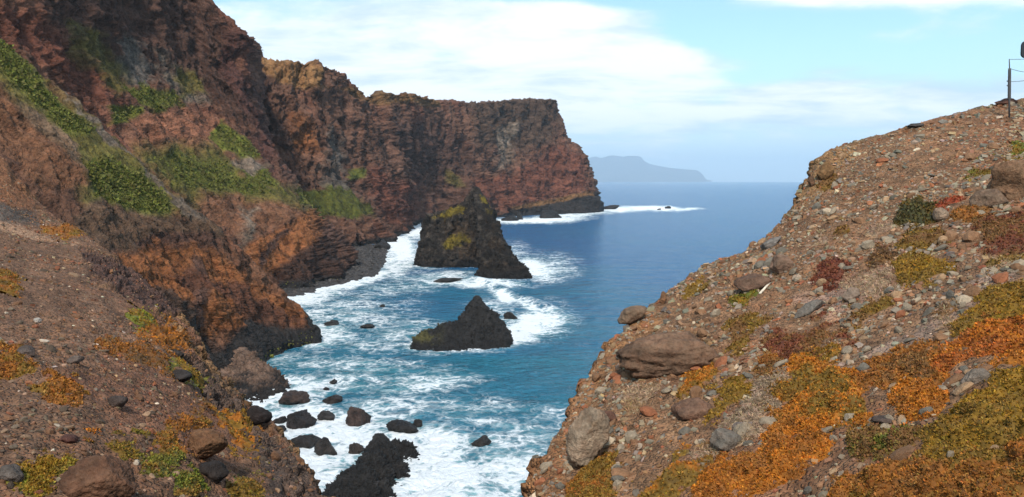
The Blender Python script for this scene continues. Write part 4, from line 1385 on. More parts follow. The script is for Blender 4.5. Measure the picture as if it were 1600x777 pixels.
rng = np.random.default_rng(77)
w = sstep(sdb, -3.5, 1.0)
pb, nb, _ = sample_grid(gb, w, 2600, rng)
nb = np.where(nb[:, 2:3] < 0, -nb, nb)
sz = np.exp(rng.normal(math.log(1.1), 0.35, len(pb)))
cs = c3(0.055, 0.050, 0.048) * rng.uniform(0.5, 1.7, (len(pb), 1))
v, f, c = merge_stones(pb, nb, sz, cs, 3, squash=(0.6, 0.95))
tag(link('shingle', mesh_from('shingle', v, f, mb, c, False)), 'dark rounded stones covering the pebble beach', kind='stuff')


# ------------------------------------------------------------------ plants: mats of small succulents and dry grass
OR = c3(0.440, 0.145, 0.014); ORD = c3(0.310, 0.110, 0.018); OLV = c3(0.215, 0.118, 0.018); YEL = c3(0.275, 0.142, 0.014)
GRN = c3(0.130, 0.140, 0.018); DGR = c3(0.070, 0.062, 0.020); RDD = c3(0.185, 0.055, 0.026); BRN = c3(0.20, 0.095, 0.030); STR = c3(0.36, 0.235, 0.145)
MATS = [  # slope, polygon in photograph pixels, colour 1, colour 2, height m, kind, label
    (B, [(1255, 570), (1303, 561), (1329, 583), (1325, 613), (1351, 626), (1346, 648), (1303, 657), (1275, 668), (1215, 662), (1205, 625), (1222, 598)], OR, OLV, .16, 's', 'thick orange plant mat in the middle of the right slope'),
    (B, [(1275, 660), (1290, 683), (1290, 702), (1247, 718), (1238, 739), (1186, 757), (1160, 777), (1110, 800), (1098, 777), (1108, 718), (1130, 700), (1190, 696), (1210, 660)], OR, ORD, .17, 's', 'brightest orange plant mat near the bottom of the right slope'),
    (B, [(1620, 424), (1550, 452), (1510, 485), (1488, 530), (1502, 535), (1545, 508), (1620, 470)], OLV, YEL, .14, 's', 'olive-yellow plant strip along the top of the orange-red one at the right edge'),
    (B, [(1620, 470), (1545, 508), (1502, 535), (1450, 558), (1430, 575), (1470, 584), (1500, 580), (1545, 566), (1620, 545)], c3(.36, .10, .018), OR, .14, 's', 'orange-red plant band reaching the right edge'),
    (B, [(1429, 540), (1464, 548), (1477, 566), (1438, 588), (1403, 583), (1368, 596), (1334, 600), (1364, 570), (1394, 548)], ORD, BRN, .13, 's', 'rust-orange plant mat left of the orange-red band'),
    (B, [(1407, 600), (1459, 592), (1472, 622), (1455, 644), (1420, 646), (1399, 627)], OR, ORD, .13, 's', 'small square orange plant mat amid stones below the rust-orange one'),
    (B, [(1620, 553), (1555, 577), (1533, 600), (1498, 622), (1472, 644), (1446, 679), (1440, 716), (1500, 716), (1560, 700), (1620, 672)], YEL, OLV, .18, 's', 'large yellow-olive plant mat at the right edge'),
    (B, [(1440, 720), (1403, 720), (1360, 732), (1325, 742), (1300, 762), (1275, 810), (1640, 810), (1640, 676), (1560, 704), (1500, 718)], ORD, OLV, .17, 's', 'brown-orange plant mat filling the bottom right corner'),
    (B, [(1342, 683), (1368, 666), (1403, 670), (1429, 683), (1420, 705), (1386, 720), (1347, 716), (1334, 700)], BRN, GRN, .20, 's', 'dark olive bush with a green heart at the lower right'),
    (B, [(1195, 540), (1212, 522), (1247, 518), (1281, 505), (1320, 514), (1329, 527), (1290, 540), (1268, 561), (1229, 553), (1208, 566)], RDD, BRN, .12, 's', 'dark red-brown plant mat in the middle of the right slope'),
    (B, [(1334, 501), (1351, 479), (1386, 457), (1399, 479), (1368, 496), (1345, 506)], OLV, BRN, .12, 's', 'olive plant mat above the grey stone streak'),
    (B, [(1121, 570), (1086, 583), (1069, 605), (1065, 622), (1099, 613), (1128, 592)], OLV, OR, .11, 's', 'olive and orange plant below the right end of the largest boulder'),
    (B, [(1121, 627), (1147, 605), (1182, 600), (1173, 622), (1147, 640), (1121, 648), (1104, 674), (1095, 664)], OLV, YEL, .13, 's', 'olive plant between the buried brown boulder and the dry grass'),
    (B, [(887, 752), (913, 722), (965, 709), (955, 744), (950, 800), (870, 800)], OLV, ORD, .15, 's', 'olive plant mat at the bottom of the cliff edge below the pale boulder'),
    (B, [(985, 800), (1000, 765), (1026, 740), (1060, 718), (1100, 722), (1095, 750), (1098, 800)], OLV, OR, .17, 's', 'olive-gold plant mat at the bottom centre of the right slope'),
    (B, [(1130, 550), (1147, 527), (1166, 533), (1158, 552)], OLV, BRN, .10, 's', 'small olive plant at the right end of the largest boulder'),
    (B, [(1138, 514), (1173, 495), (1200, 503), (1170, 518)], OLV, BRN, .09, 's', 'small olive plant above the right end of the largest boulder'),
    (B, [(1400, 350), (1415, 328), (1440, 316), (1458, 320), (1460, 350), (1420, 360)], DGR, OLV * 0.6, .31, 's', 'dark green rounded bush on the upper right slope'),
    (B, [(1456, 325), (1478, 310), (1496, 315), (1472, 328)], c3(.34, .06, .02), RDD, .12, 's', 'bright red plant behind the small round pale boulder'),
    (B, [(1397, 388), (1418, 363), (1469, 363), (1478, 374), (1432, 396)], OLV, BRN, .12, 's', 'olive-brown plant mat below the dark green bush'),
    (B, [(1393, 412), (1430, 400), (1495, 403), (1482, 425), (1450, 440), (1405, 448)], OLV, YEL, .12, 's', 'wide olive plant mat in the upper middle of the right slope'),
    (B, [(1527, 376), (1545, 345), (1620, 322), (1620, 362), (1578, 386), (1538, 384)], BRN, RDD, .15, 's', 'brown plant mat at the right edge below the tan outcrop'),
    (B, [(1484, 347), (1505, 327), (1540, 325), (1527, 346)], ORD, BRN, .11, 's', 'rusty plant left of the tan outcrop'),
    (B, [(1299, 369), (1310, 349), (1332, 350), (1330, 367)], BRN, OLV, .11, 's', 'small brown-olive plant high on the right slope'),
    (B, [(1355, 408), (1375, 385), (1392, 392), (1370, 416)], c3(.12, .06, .025), BRN, .16, 's', 'small dark brown bush in the upper middle of the right slope'),
    (B, [(1272, 445), (1295, 421), (1319, 424), (1288, 450)], RDD, c3(.12, .03, .02), .10, 's', 'dark wine-red plant patch in the middle of the right slope'),
    (B, [(1071, 459), (1092, 434), (1102, 442), (1085, 458)], YEL, OLV, .10, 's', 'small yellow plant on the cliff edge'),
    (B, [(1147, 474), (1172, 453), (1178, 459), (1158, 475)], YEL, GRN, .07, 's', 'thin yellow-green plant under the flat brown boulder'),
    (B, [(1550, 418), (1620, 366), (1620, 402), (1575, 420)], OLV, STR, .11, 's', 'pale olive plant mat at the right edge above the orange band'),
    (B, [(1574, 245), (1590, 232), (1625, 230), (1620, 248)], GRN, YEL, .12, 's', 'green plant on top of the tan outcrop'),
    (B, [(1507, 278), (1527, 264), (1555, 264), (1542, 277)], OLV, GRN, .10, 's', 'olive plant left of the top of the tan outcrop'),
    (B, [(1278, 290), (1300, 280), (1310, 288), (1290, 300)], BRN, OLV, .08, 's', 'small brown plant under the ochre crag'),
    (B, [(1050, 700), (1070, 685), (1090, 695), (1075, 712)], OR, ORD, .09, 's', 'tiny orange plant left of the grey slabs'),
    (B, [(1190, 590), (1200, 560), (1212, 560), (1206, 592)], BRN, ORD, .09, 's', 'narrow brown plant left of the thick orange mat'),
    (B, [(1138, 676), (1160, 640), (1182, 622), (1225, 596), (1212, 640), (1173, 680)], STR, c3(.28, .19, .12), .16, 'g', 'tan dry grass tuft left of the thick orange mat'),
    (B, [(1324, 446), (1350, 428), (1390, 421), (1397, 446), (1346, 456)], STR, c3(.30, .17, .10), .10, 'g', 'dry grass patch left of the wide olive mat'),
    (B, [(1263, 387), (1292, 367), (1306, 378), (1274, 398)], STR, c3(.27, .16, .10), .10, 'g', 'dry grass tuft below the small brown-olive plant'),
    (B, [(982, 630), (1008, 607), (1030, 609), (1021, 633), (991, 646)], STR, OCHRE, .10, 'g', 'dry grass tuft below the left end of the largest boulder'),
    (B, [(1350, 372), (1375, 352), (1400, 350), (1395, 368), (1362, 380)], STR, c3(.30, .18, .11), .08, 'g', 'dry grass tuft left of the dark green bush'),
    (B, [(1465, 500), (1478, 480), (1490, 486), (1480, 510)], STR, BRN, .10, 'g', 'dry grass tuft beside the olive-yellow strip'),
    (B, [(1090, 715), (1120, 700), (1150, 705), (1120, 725)], STR, BRN, .08, 'g', 'low dry grass under the grey slabs'),
    (A, [(203, 496), (218, 490), (233, 494), (240, 516), (215, 522)], c3(.19, .19, .022), YEL, .12, 's', 'bright yellow-green plant high on the left rim'),
    (A, [(218, 518), (240, 508), (262, 512), (287, 526), (291, 545), (260, 545), (232, 530)], ORD, OR, .12, 's', 'orange plant beside the bright yellow-green one on the left rim'),
    (A, [(199, 551), (222, 544), (264, 558), (268, 580), (245, 570), (206, 568)], ORD, BRN, .12, 's', 'orange-brown plant in the upper middle of the left slope'),
    (A, [(262, 562), (285, 568), (306, 577), (314, 599), (292, 590), (268, 574)], c3(.19, .17, .025), YEL, .11, 's', 'yellow-green plant on the left rim above the black rock'),
    (A, [(-30, 545), (31, 552), (38, 568), (57, 579), (40, 599), (15, 591), (-30, 572)], ORD, OLV, .14, 's', 'orange plant mat at the left edge'),
    (A, [(54, 603), (84, 594), (111, 605), (131, 615), (107, 630), (76, 634), (57, 622)], ORD, OLV, .13, 's', 'rusty olive plant mat on the left slope right of the left-edge mat'),
    (A, [(159, 538), (168, 529), (192, 541), (176, 549)], ORD, BRN, .09, 's', 'tiny orange plant left of the orange-brown one on the left slope'),
    (A, [(247, 682), (268, 662), (291, 648), (321, 665), (300, 675), (283, 682), (280, 706), (249, 708)], ORD, OLV, .13, 's', 'rusty plant behind the squarish orange-brown boulder'),
    (A, [(231, 715), (250, 708), (270, 706), (275, 725), (241, 738)], c3(.16, .15, .025), OLV, .11, 's', 'green plant left of the squarish orange-brown boulder'),
    (A, [(333, 643), (356, 634), (394, 651), (403, 675), (379, 677), (344, 665)], YEL, OR, .13, 's', 'golden plant above the squarish boulder near the rim'),
    (A, [(355, 680), (382, 682), (396, 706), (367, 700)], YEL, OR, .10, 's', 'small golden plant right of the squarish boulder'),
    (A, [(12, 750), (40, 736), (69, 724), (112, 714), (112, 740), (72, 757), (23, 761)], YEL, c3(.20, .17, .02), .16, 's', 'yellow plant growing over the big bottom left boulder'),
    (A, [(364, 765), (385, 752), (408, 747), (414, 790), (372, 790)], c3(.16, .15, .025), OLV, .12, 's', 'green plant at the bottom of the left rim'),
    (A, [(174, 700), (206, 694), (216, 710), (187, 715)], OLV, GRN, .09, 's', 'small olive plant above the big bottom left boulder'),
    (A, [(-30, 424), (20, 424), (30, 449), (-30, 446)], OLV, ORD, .12, 's', 'olive plant at the left edge of the upper scree'),
    (A, [(70, 361), (108, 354), (134, 361), (101, 372)], ORD, YEL, .12, 's', 'orange plant on the crest of the left slope'),
    (A, [(280, 752), (310, 746), (316, 760), (288, 768)], GRN, OLV, .08, 's', 'low green plant below the squarish boulder'),
    (A, [(305, 640), (322, 634), (330, 645), (312, 650)], ORD, BRN, .08, 's', 'tiny rusty plant above the golden plant on the rim'),
    (A, [(130, 672), (146, 668), (150, 680), (134, 684)], OR, OLV, .07, 's', 'tiny orange plant in the middle of the left slope'),
]


MATS = [(m_[0], [((x_ + 170 if x_ >= 1615 else (x_ - 110 if x_ <= -25 else x_)), y_) for x_, y_ in m_[1]], *m_[2:]) for m_ in MATS]


def in_any_mat(slope_name, px, py, grow=0.0):
    best = np.full(px.shape, -1e9)
    for sl, poly, *_ in MATS:
        if sl == slope_name:
            best = np.maximum(best, polysd(px, py, poly))
    return best + grow


def biggest(m):
    """largest 4-connected piece of a boolean grid"""
    lab = np.where(m, np.arange(1, m.size + 1).reshape(m.shape), 0)
    while True:
        p = np.pad(lab, 1)
        q = np.where(m, np.maximum.reduce([lab, p[:-2, 1:-1], p[2:, 1:-1], p[1:-1, :-2], p[1:-1, 2:]]), 0)
        q = np.where(m, q.ravel()[np.maximum(q - 1, 0)], 0) if False else q
        if (q == lab).all():
            break
        lab = q
    ids, n = np.unique(lab[lab > 0], return_counts=True)
    return lab == ids[np.argmax(n)]


def plant_mat(k, sl, poly, c1, c2, H, kind, label):
    gd, px, py, col, ok_ = GRIDS[sl]
    rng = np.random.default_rng(500 + k)
    pa = np.array(poly, float)
    lo, hi = pa.min(0) - 12, pa.max(0) + 12
    R, C = px.shape
    vis = (px > lo[0]) & (px < hi[0]) & (py > lo[1]) & (py < hi[1]) & (gd[..., 1] > 4) & ok_
    rr, cc = np.where(vis)
    r0, r1, q0, q1 = rr.min(), min(rr.max() + 2, R), cc.min(), min(cc.max() + 2, C)
    g = gd[r0:r1, q0:q1]; x = px[r0:r1, q0:q1]; y = py[r0:r1, q0:q1]
    d = np.maximum(g[..., 1], 1)
    sd = polysd(x, y, poly)
    sdm = sd * d / FPX
    nz = fbm(g / 0.35, 4, 0.6, off=k * 3.1)
    nzl = fbm(g / 1.1, 3, 0.5, off=k * 1.7)
    e = sdm + 0.24 * nz + 0.30 * nzl + 0.07
    n = grid_normals(g)
    up = np.array([0, 0, 1.0]) * 0.5 + n * np.sign((n * (np.array([0, 0, CAMZ]) - g)).sum(-1))[..., None]
    up /= np.linalg.norm(up, axis=-1, keepdims=True)
    lump = 0.25 + 1.25 * (1 - np.abs(fbm(g / 0.34, 3, 0.5, off=k + 9)) * 2.2)
    h = np.where(e > 0, H * 0.65 * sstep(e, -0.02, 0.30) * lump, np.clip(e, -0.08, 0) * 0.8)
    gm = g + up * h[..., None]
    cm = sstep(fbm(g / 0.6, 4, 0.6, off=k * 2.3), -0.12, 0.25)[..., None]
    colm = (c1 * (1 - cm) + c2 * cm) * (0.6 if kind == 's' else 0.7)
    okk = ok_[r0:r1, q0:q1]
    keep = (e > -0.06) & okk
    kf = keep[:-1, :-1] | keep[1:, 1:] | keep[:-1, 1:] | keep[1:, :-1]
    kf = biggest(kf)
    allf = grid_faces(*x.shape).reshape(x.shape[0] - 1, x.shape[1] - 1, 4)[kf]
    used, inv = np.unique(allf, return_inverse=True)
    # sprigs
    wgt = (0.16 * sstep(e, -0.38, -0.05) + 0.84 * sstep(e, -0.06, 0.10)) * okk * (x > -160) * (x < 1790) * (y < 825)
    area_px = 0.0
    ax = np.abs((x[1:, 1:] - x[:-1, :-1]) * (y[1:, :-1] - y[:-1, 1:]) - (y[1:, 1:] - y[:-1, :-1]) * (x[1:, :-1] - x[:-1, 1:])) * 0.5
    area_px = (ax * wgt[:-1, :-1]).sum()
    cnt = int(np.clip(area_px / (3.0 if kind == 's' else 4.0), 60, 9000))
    sp, sn, _ = sample_grid(gm, wgt, cnt, rng)
    root = link('succulent_mat' if kind == 's' else 'dry_grass_tuft', mesh_from('mound', gm.reshape(-1, 3)[used], inv.reshape(-1, 4), MAT_LEAF, colm.reshape(-1, 3)[used]))
    if H > 0.3:
        root.name = 'bush'
    tag(root, label, 'plant', 'plants on the right slope' if sl == B else 'plants on the left slope')
    if len(sp) == 0:
        return
    vv = np.array([0, 0, CAMZ]) - sp
    sn = sn * np.sign((sn * vv).sum(1))[:, None]
    dd = sp[:, 1]
    nb = 4 if kind == 'g' else 3
    L = (0.019 + 0.0021 * dd) * rng.uniform(0.6, 1.35, len(sp))
    if kind == 'g':
        L *= 2.6
    if H > 0.3:
        L *= 1.3
    dirs = rng.normal(size=(len(sp), nb, 3))
    dirs /= np.linalg.norm(dirs, axis=-1, keepdims=True)
    base = sn[:, None, :] * (0.75 if kind == 's' else 0.35) + np.array([0, 0, 0.35])
    dirs = base + dirs * (0.85 if kind == 's' else 1.0)
    dirs /= np.linalg.norm(dirs, axis=-1, keepdims=True)
    side = np.cross(dirs, rng.normal(size=dirs.shape))
    side /= np.linalg.norm(side, axis=-1, keepdims=True)
    Lb = (L[:, None] * rng.uniform(0.7, 1.2, (len(sp), nb)))[..., None]
    wd = Lb * (0.24 if kind == 's' else 0.045)
    o = sp[:, None, :] - dirs * Lb * 0.15
    mid = o + dirs * Lb * 0.55
    tip = o + dirs * Lb + (np.array([0, 0, -0.25]) * Lb if kind == 'g' else 0)
    v = np.stack([o, mid + side * wd, tip, mid - side * wd], 2).reshape(-1, 3)
    nq = len(sp) * nb
    f = np.arange(nq * 4).reshape(-1, 4)
    t = sstep(fbm(sp / 0.6, 4, 0.6, off=k * 2.3), -0.12, 0.25)[:, None]
    t = np.clip(t + rng.normal(size=t.shape) * 0.33, 0, 1)
    cs = (c1 * (1 - t) + c2 * t)
    patch = sstep(fbm(sp / 0.25, 3, 0.6, off=k + 70.0), 0.15, 0.4)[:, None]
    cs = cs * (1 - 0.35 * patch) + 0.35 * patch * c3(0.26, 0.14, 0.05)
    cs = cs * rng.uniform(0.6, 1.3, (len(sp), 1)) * (1 + rng.normal(size=(len(sp), 3)) * 0.07)
    c = np.repeat(cs, nb * 4, 0)
    lv = link('foliage', mesh_from('foliage', v, f, MAT_LEAF, c, False), root)
    lv['kind'] = 'stuff'


for k, mt in enumerate(MATS):
    plant_mat(k, *mt)

# small bushes and herbs that make the cliffs green
V, F, C_, off = [], [], [], 0
for name, cnt, smin, smax in (('left_cliff', 7000, 0.4, 1.0), ('rock_spur', 7000, 0.22, 0.65), ('left_cliff', 900, 1.1, 2.2), ('rock_spur', 700, 0.7, 1.4)):
    gd, px, py, col, ok_ = GRIDS[name]
    green = sstep(col[..., 1] / (col[..., 0] + 1e-4), 0.82, 1.05) * (px > -40) * (py > -20) * ok_
    sp, sn, idx = sample_grid(gd, green, cnt, rng)
    vv = np.array([0, 0, CAMZ]) - sp
    sn = sn * np.sign((sn * vv).sum(1))[:, None]
    L = rng.uniform(smin, smax, len(sp))
    nb = 3
    dirs = rng.normal(size=(len(sp), nb, 3))
    dirs /= np.linalg.norm(dirs, axis=-1, keepdims=True)
    dirs = sn[:, None, :] * 0.5 + np.array([0, 0, 0.5]) + dirs
    dirs /= np.linalg.norm(dirs, axis=-1, keepdims=True)
    side = np.cross(dirs, rng.normal(size=dirs.shape))
    side /= np.linalg.norm(side, axis=-1, keepdims=True)
    Lb = (L[:, None] * rng.uniform(0.6, 1.2, (len(sp), nb)))[..., None]
    o = sp[:, None, :] + 0 * dirs
    v = np.stack([o, o + dirs * Lb * .6 + side * Lb * .3, o + dirs * Lb, o + dirs * Lb * .6 - side * Lb * .3], 2).reshape(-1, 3)
    t = rng.random((len(sp), 1))
    cs = 1.0 * (c3(0.145, 0.160, 0.022) * t + OLIVE * (1 - t)) * rng.uniform(0.7, 1.25, (len(sp), 1)) * (0.8 if smin > 0.6 else 1.0)
    V.append(v); F.append(np.arange(len(v)).reshape(-1, 4) + off); C_.append(np.repeat(cs, nb * 4, 0)); off += len(v)
tag(link('cliff_vegetation', mesh_from('cliff_vegetation', np.concatenate(V), np.concatenate(F), MAT_LEAF, np.concatenate(C_), False)), 'low green herbs covering the ledges of the left cliffs', kind='stuff')

# ------------------------------------------------------------------ scree: loose stones
PAL_B = [('grey', c3(0.225, 0.185, 0.145), .38), ('blue-grey', c3(0.120, 0.108, 0.094), .14), ('brown', c3(0.180, 0.100, 0.058), .32), ('rust-red', c3(0.225, 0.088, 0.046), .08), ('tan', c3(0.285, 0.185, 0.115), .10), ('pale', c3(0.38, 0.31, 0.24), .02)]
PAL_A = [('grey', c3(0.145, 0.112, 0.086), .18), ('dark', c3(0.075, 0.055, 0.042), .16), ('brown', c3(0.155, 0.083, 0.050), .42), ('rust-red', c3(0.190, 0.075, 0.042), .12), ('tan', c3(0.27, 0.18, 0.125), .10), ('pale', c3(0.42, 0.36, 0.31), .02)]
STONE_LIB = {}


def scree(sl, pal, count, med, spread, own, seed, where):
    gd, px, py, col, ok_ = GRIDS[sl]
    rng = np.random.default_rng(seed)
    n = grid_normals(gd)
    flat = sstep(np.abs(n[..., 2]), 0.45, 0.7)
    streak = sstep(fbm(gd * np.array([1.0, 0.6, 1]) / 1.6, 4, 0.6, off=seed), -0.22, 0.28)
    mats = in_any_mat(sl, px, py)
    wgt = ok_ * flat * (0.25 + 0.75 * streak) * (mats < 0) * (px > -260) * (px < 1900) * (py < 830) * (gd[..., 1] > 5) * (gd[..., 2] > CAMZ - 12)
    wgt = wgt * np.minimum(1.0, (gd[..., 1] / 9.0) ** -0.35)
    sp, sn, _ = sample_grid(gd, wgt, count, rng)
    vv = np.array([0, 0, CAMZ]) - sp
    sn = sn * np.sign((sn * vv).sum(1))[:, None]
    d = sp[:, 1]
    size = np.maximum(np.exp(rng.normal(math.log(med), spread, len(sp))), d * 0.0021)
    size = size * (0.8 + 0.5 * sstep(fbm(sp / 0.9, 3, 0.6, off=seed + 5.0), -0.1, 0.35))
    size = np.minimum(size, 0.40)
    names = [p[0] for p in pal]
    pick = rng.choice(len(pal), len(sp), p=np.array([p[2] for p in pal]) / sum(p[2] for p in pal))
    cols = np.array([p[1] for p in pal])[pick] * c3(1.03, 0.98, 0.86) * rng.uniform(0.65, 1.4, (len(sp), 1)) * (1 + 0.05 * rng.normal(size=(len(sp), 3)))
    x, y = proj(sp)
    inview = (x > 4) & (x < 1596) & (y > 4) & (y < 772)
    score = np.where(inview, size / d, 0)
    order = np.argsort(-score)
    mine, rest = order[:own], order[own:]
    r1, r2 = rest[::6], np.delete(rest, np.s_[::6])
    v, f, c = merge_stones(sp[r1], sn[r1], size[r1], cols[r1], seed)
    v2, f2, c2 = merge_stones(sp[r2], sn[r2], size[r2] * 1.05, cols[r2], seed + 1, slabs=True)
    f = np.concatenate([f, f2 + len(v)]); v = np.concatenate([v, v2]); c = np.concatenate([c, c2])
    tag(link('scree', mesh_from('scree', v, f, MAT_STONE, c, False)), 'fine loose scree of broken stones on the %s slope' % ('right' if sl == B else 'left'), kind='stuff')
    Rm = frames(sn[mine], rng, 0.3)
    for q, i in enumerate(mine):
        var = q % 10
        key = (pal[pick[i]][0], sl, var)
        if key not in STONE_LIB:
            sv, sf = rock_shape(2, 900 + var * 7 + len(sl), 9, (0.6, 1.0), (0.5, 0.5 * (0.6 + 0.035 * var), 0.5 * (0.38 + 0.04 * (var * 3 % 10))), 0.1)
            cc = pal[pick[i]][1] * c3(1.03, 0.98, 0.86) * (0.8 + 0.04 * var) * (1 + 0.25 * fbm(sv * 4 + var, 3)[:, None])
            STONE_LIB[key] = mesh_from('stone', sv, sf, MAT_STONE, cc, False)
        o = link('stone', STONE_LIB[key])
        M = Matrix([list(r) for r in Rm[q]]).to_4x4()
        o.matrix_world = Matrix.Translation(Vector(sp[i] + sn[i] * size[i] * 0.08)) @ M @ Matrix.Scale(size[i], 4)
        lab = stone_label(names[pick[i]], size[i], x[i], y[i], sl, where)
        tag(o, lab, 'stone', 'loose stones on the %s slope' % ('right' if sl == B else 'left'))


CUTS = (',', ' in the', ' on the', ' at the', ' near', ' along', ' amid', ' with', ' filling', ' growing', ' lying', ' half', ' jutting', ' reaching', ' leaning', ' touching', ' high', ' between', ' behind', ' beside', ' below', ' above', ' under', ' left of', ' right of', ' of the')
LANDMARKS = []
SEEN_LABELS = {}


def short(lab):
    k = min([lab.find(c) for c in CUTS if lab.find(c) > 0] + [len(lab)])
    return lab[:k]


def stone_label(cname, size, x, y, sl, where):
    sz = 'large' if size > 0.27 else ('mid-sized' if size > 0.20 else 'small')
    cand = sorted((math.hypot(x - a, y - b), lab, a, b) for a, b, lab, s_ in LANDMARKS if s_ == sl)
    first = None
    for dist, lab, a, b in cand[:4]:
        dx, dy = x - a, y - b
        far = 'close' if dist < 45 else ('a little way' if dist < 85 else 'well')
        side = ('right of' if dx > 0 else 'left of') if abs(dx) > abs(dy) else ('below' if dy > 0 else 'above')
        ref = lab if len(lab.split()) <= 9 else short(lab)
        t = '%s %s stone %s %s the %s' % (sz, cname, far, side, ref)
        if len(t.split()) > 16:
            t = '%s %s stone %s %s the %s' % (sz, cname, far, side, short(lab))
        first = first or t
        if t not in SEEN_LABELS:
            SEEN_LABELS[t] = 1
            return t
    return first


def where_b(x, y):
    if y < 330:
        return 'on the upper right slope below the skyline'
    if x < 1130 and y < 520:
        return 'on the cliff edge above the largest brown boulder'
    if x < 1130 and y < 700:
        return 'beside or below the largest brown boulder'
    if y > 690:
        return 'at the bottom of the right slope'
    if x > 1400:
        return 'among the plants towards the right edge'
    return 'in the middle of the right slope' if y > 450 else 'on the upper middle of the right slope'


def where_a(x, y):
    if y < 480:
        return 'on the upper scree of the left slope'
    if y > 690:
        return 'at the bottom of the left slope'
    return 'near the rim of the left slope' if x > 230 else 'in the middle of the left slope'


for o in list(COL.objects):
    if o.get('category') in ('boulder', 'plant') and o.type == 'MESH':
        mv = np.empty(len(o.data.vertices) * 3, np.float32)
        o.data.vertices.foreach_get('co', mv)
        x_, y_ = proj(mv.reshape(-1, 3).mean(0).astype(float) + np.array(o.location[:]))
        LANDMARKS.append((float(x_), float(y_), o['label'], B if x_ > 700 else A))
scree(B, PAL_B, 18000, 0.084, 0.52, 200, 71, where_b)
scree(A, PAL_A, 10000, 0.056, 0.52, 100, 83, where_a)


# ------------------------------------------------------------------ fence post with wires, sign, stick
def tube(name, pts, radii, mat, parent=None, seg=8):
    pts = np.array(pts, float)
    V = []
    for i, p in enumerate(pts):
        t = pts[min(i + 1, len(pts) - 1)] - pts[max(i - 1, 0)]
        t = t / np.linalg.norm(t)
        a = np.cross(t, [0.3, 1, 0.2]); a /= np.linalg.norm(a)
        b = np.cross(t, a)
        ang = np.linspace(0, 2 * math.pi, seg, endpoint=False)
        V.append(p + radii[i] * (np.cos(ang)[:, None] * a + np.sin(ang)[:, None] * b))
    F = []
    n = len(pts)
    V = np.concatenate(V + [pts[:1], pts[-1:]])
    for k in range(n - 1):
        for j in range(seg):
            a, b = k * seg + j, k * seg + (j + 1) % seg
            F += [(a, b, b + seg), (a, b + seg, a + seg)]
    for j in range(seg):
        F += [(n * seg, (j + 1) % seg, j), (n * seg + 1, (n - 1) * seg + j, (n - 1) * seg + (j + 1) % seg)]
    return link(name, mesh_from(name, V, np.array(F), mat, None, True), parent)


MAT_POST = plain_material('weathered_post', (0.055, 0.050, 0.050), 0.7)
MAT_WIRE = plain_material('dark_wire', (0.06, 0.06, 0.065), 0.5, 0.6)
MAT_SIGN = plain_material('black_board', (0.012, 0.012, 0.015), 0.5)
MAT_WOOD = plain_material('bleached_wood', (0.62, 0.52, 0.40), 0.8, 0.0, 40.0)
loc, _ = hit(B, 1577, 186)
dp = loc.y
fence = bpy.data.objects.new('wire_fence', None)
COL.objects.link(fence)
fence.location = loc
tag(fence, 'thin dark fence post with three wires on the skyline of the right slope', 'fence')


def rel(px, py, d):
    return P(px, py, d) - np.array(loc[:])


u = dp / FPX
tube('post', [rel(1577, 190, dp), rel(1577, 158, dp), rel(1577, 154, dp), rel(1577.5, 110, dp), rel(1577.5, 107, dp)], [1.3 * u, 1.4 * u, 2.4 * u, 2.2 * u, 1.9 * u], MAT_POST, fence)
tube('rod', [rel(1577.5, 112, dp), rel(1577, 92.5, dp)], [0.9 * u, 0.7 * u], MAT_POST, fence)
for yy in (127, 134):
    tube('insulator', [rel(1577, yy, dp), rel(1573.4, yy, dp)], [0.8 * u, 1.0 * u], MAT_POST, fence, 6)
for y0, ym, y1 in ((93, 93.5, 85), (107, 122, 104), (128, 127, 112)):
    pts = []
    for q in range(13):
        t = q / 12
        yv = y0 * (1 - t) * (1 - t) + 2 * ym * t * (1 - t) + y1 * t * t
        pts.append(rel(1577 + 85 * t, yv, dp + 0.8 * t))
    tube('wire', pts, [0.38 * u] * 13, MAT_WIRE, fence, 5)
tube('post', [rel(1662, 176, dp + 0.8), rel(1662, 82, dp + 0.8)], [2.4 * u, 2.0 * u], MAT_POST, fence)

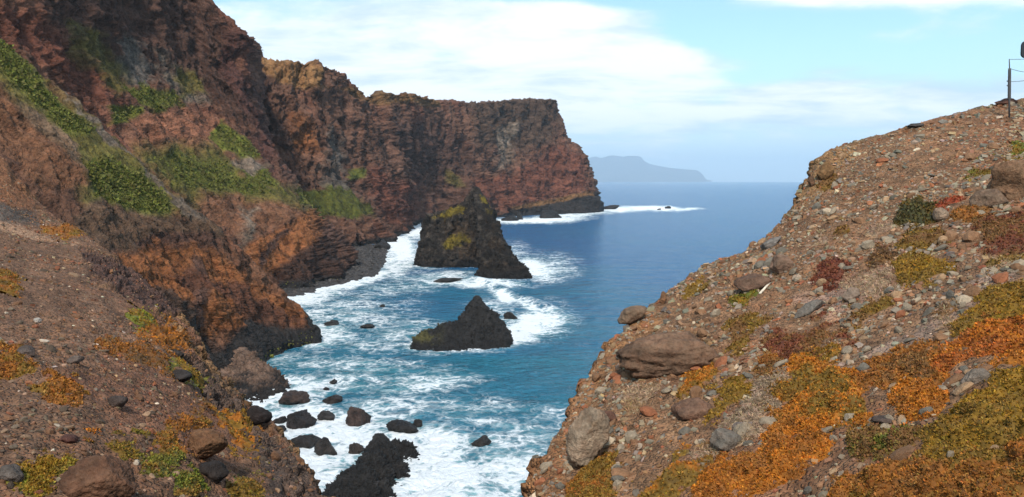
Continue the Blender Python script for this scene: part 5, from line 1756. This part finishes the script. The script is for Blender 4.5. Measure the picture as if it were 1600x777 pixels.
# dark rounded board whose edge shows at the right border
sg = bpy.data.objects.new('trail_sign', None)
COL.objects.link(sg)
sl_loc, _ = hit(B, 1614, 178)
sg.location = sl_loc
tag(sg, 'dark rounded board cut off by the right border above the fence wires', 'sign')
ds = sl_loc.y
us = ds / FPX
bw, bh, rr_, th = 18 * us, 13 * us, 7 * us, 1.6 * us
ctr = P(1614, 77.5, ds) - np.array(sl_loc[:])
ring = []
for cx, cz, a0 in ((bw - rr_, bh - rr_, 0), (-bw + rr_, bh - rr_, 90), (-bw + rr_, -bh + rr_, 180), (bw - rr_, -bh + rr_, 270)):
    for q in range(6):
        a = math.radians(a0 + 18 * q)
        ring.append((cx + rr_ * math.cos(a), cz + rr_ * math.sin(a)))
nR = len(ring)
vs = [(x, -th, z) for x, z in ring] + [(x, th, z) for x, z in ring] + [(0, -th, 0), (0, th, 0)]
fs = []
for q in range(nR):
    r = (q + 1) % nR
    fs += [(2 * nR, q, r), (2 * nR + 1, nR + r, nR + q), (q, nR + q, nR + r), (q, nR + r, r)]
link('board', mesh_from('board', np.array(vs) + ctr, np.array(fs), MAT_SIGN, None, False), sg)
tube('post', [(0, 3 * us, -0.2), (0, 3 * us, ctr[2] + bh * 0.6)], [2.2 * us, 2.0 * us], MAT_POST, sg)

# bleached stick lying on the right slope
l1, n1 = hit(B, 1187, 462)
l2, n2 = hit(B, 1204, 441)
if l1 and l2:
    a = np.array(l1[:]) + np.array([0, 0, .05]); b = np.array(l2[:]) + np.array([0, 0, .07])
    b[1] = a[1] + min(b[1] - a[1], 0.5)
    b = P(1204, 441, b[1])
    m_ = (a + b) / 2 + np.array([0.01, 0, 0.015])
    st = tube('driftwood_stick', [a, m_, b], [0.032, 0.03, 0.02], MAT_WOOD, None, 7)
    tag(st, 'bleached white stick lying on the right slope by the flat brown boulder', 'stick')

# ------------------------------------------------------------------ haze: sea air, one even box round everything
def build_haze():
    m, t = new_mat('sea_haze')
    out = t.add('ShaderNodeOutputMaterial')
    v = t.add('ShaderNodeVolumePrincipled')
    v.inputs['Color'].default_value = (0.70, 0.86, 1.0, 1)
    v.inputs['Density'].default_value = 0.000035
    v.inputs['Anisotropy'].default_value = 0.0
    t.l.new(v.outputs[0], out.inputs['Volume'])
    m.cycles.volume_sampling = 'DISTANCE'
    m.cycles.homogeneous_volume = True
    lo, hi = np.array([-180000.0, -800, -2600]), np.array([180000.0, 60000, 1750])
    vs = np.array([[(lo, hi)[(k >> a) & 1][a] for a in range(3)] for k in range(8)])
    fs = np.array([(0, 2, 3, 1), (4, 5, 7, 6), (0, 1, 5, 4), (2, 6, 7, 3), (0, 4, 6, 2), (1, 3, 7, 5)])
    tag(link('haze', mesh_from('haze', vs, fs, m, None, False)), 'pale blue sea haze thickening towards the horizon', kind='stuff')


build_haze()
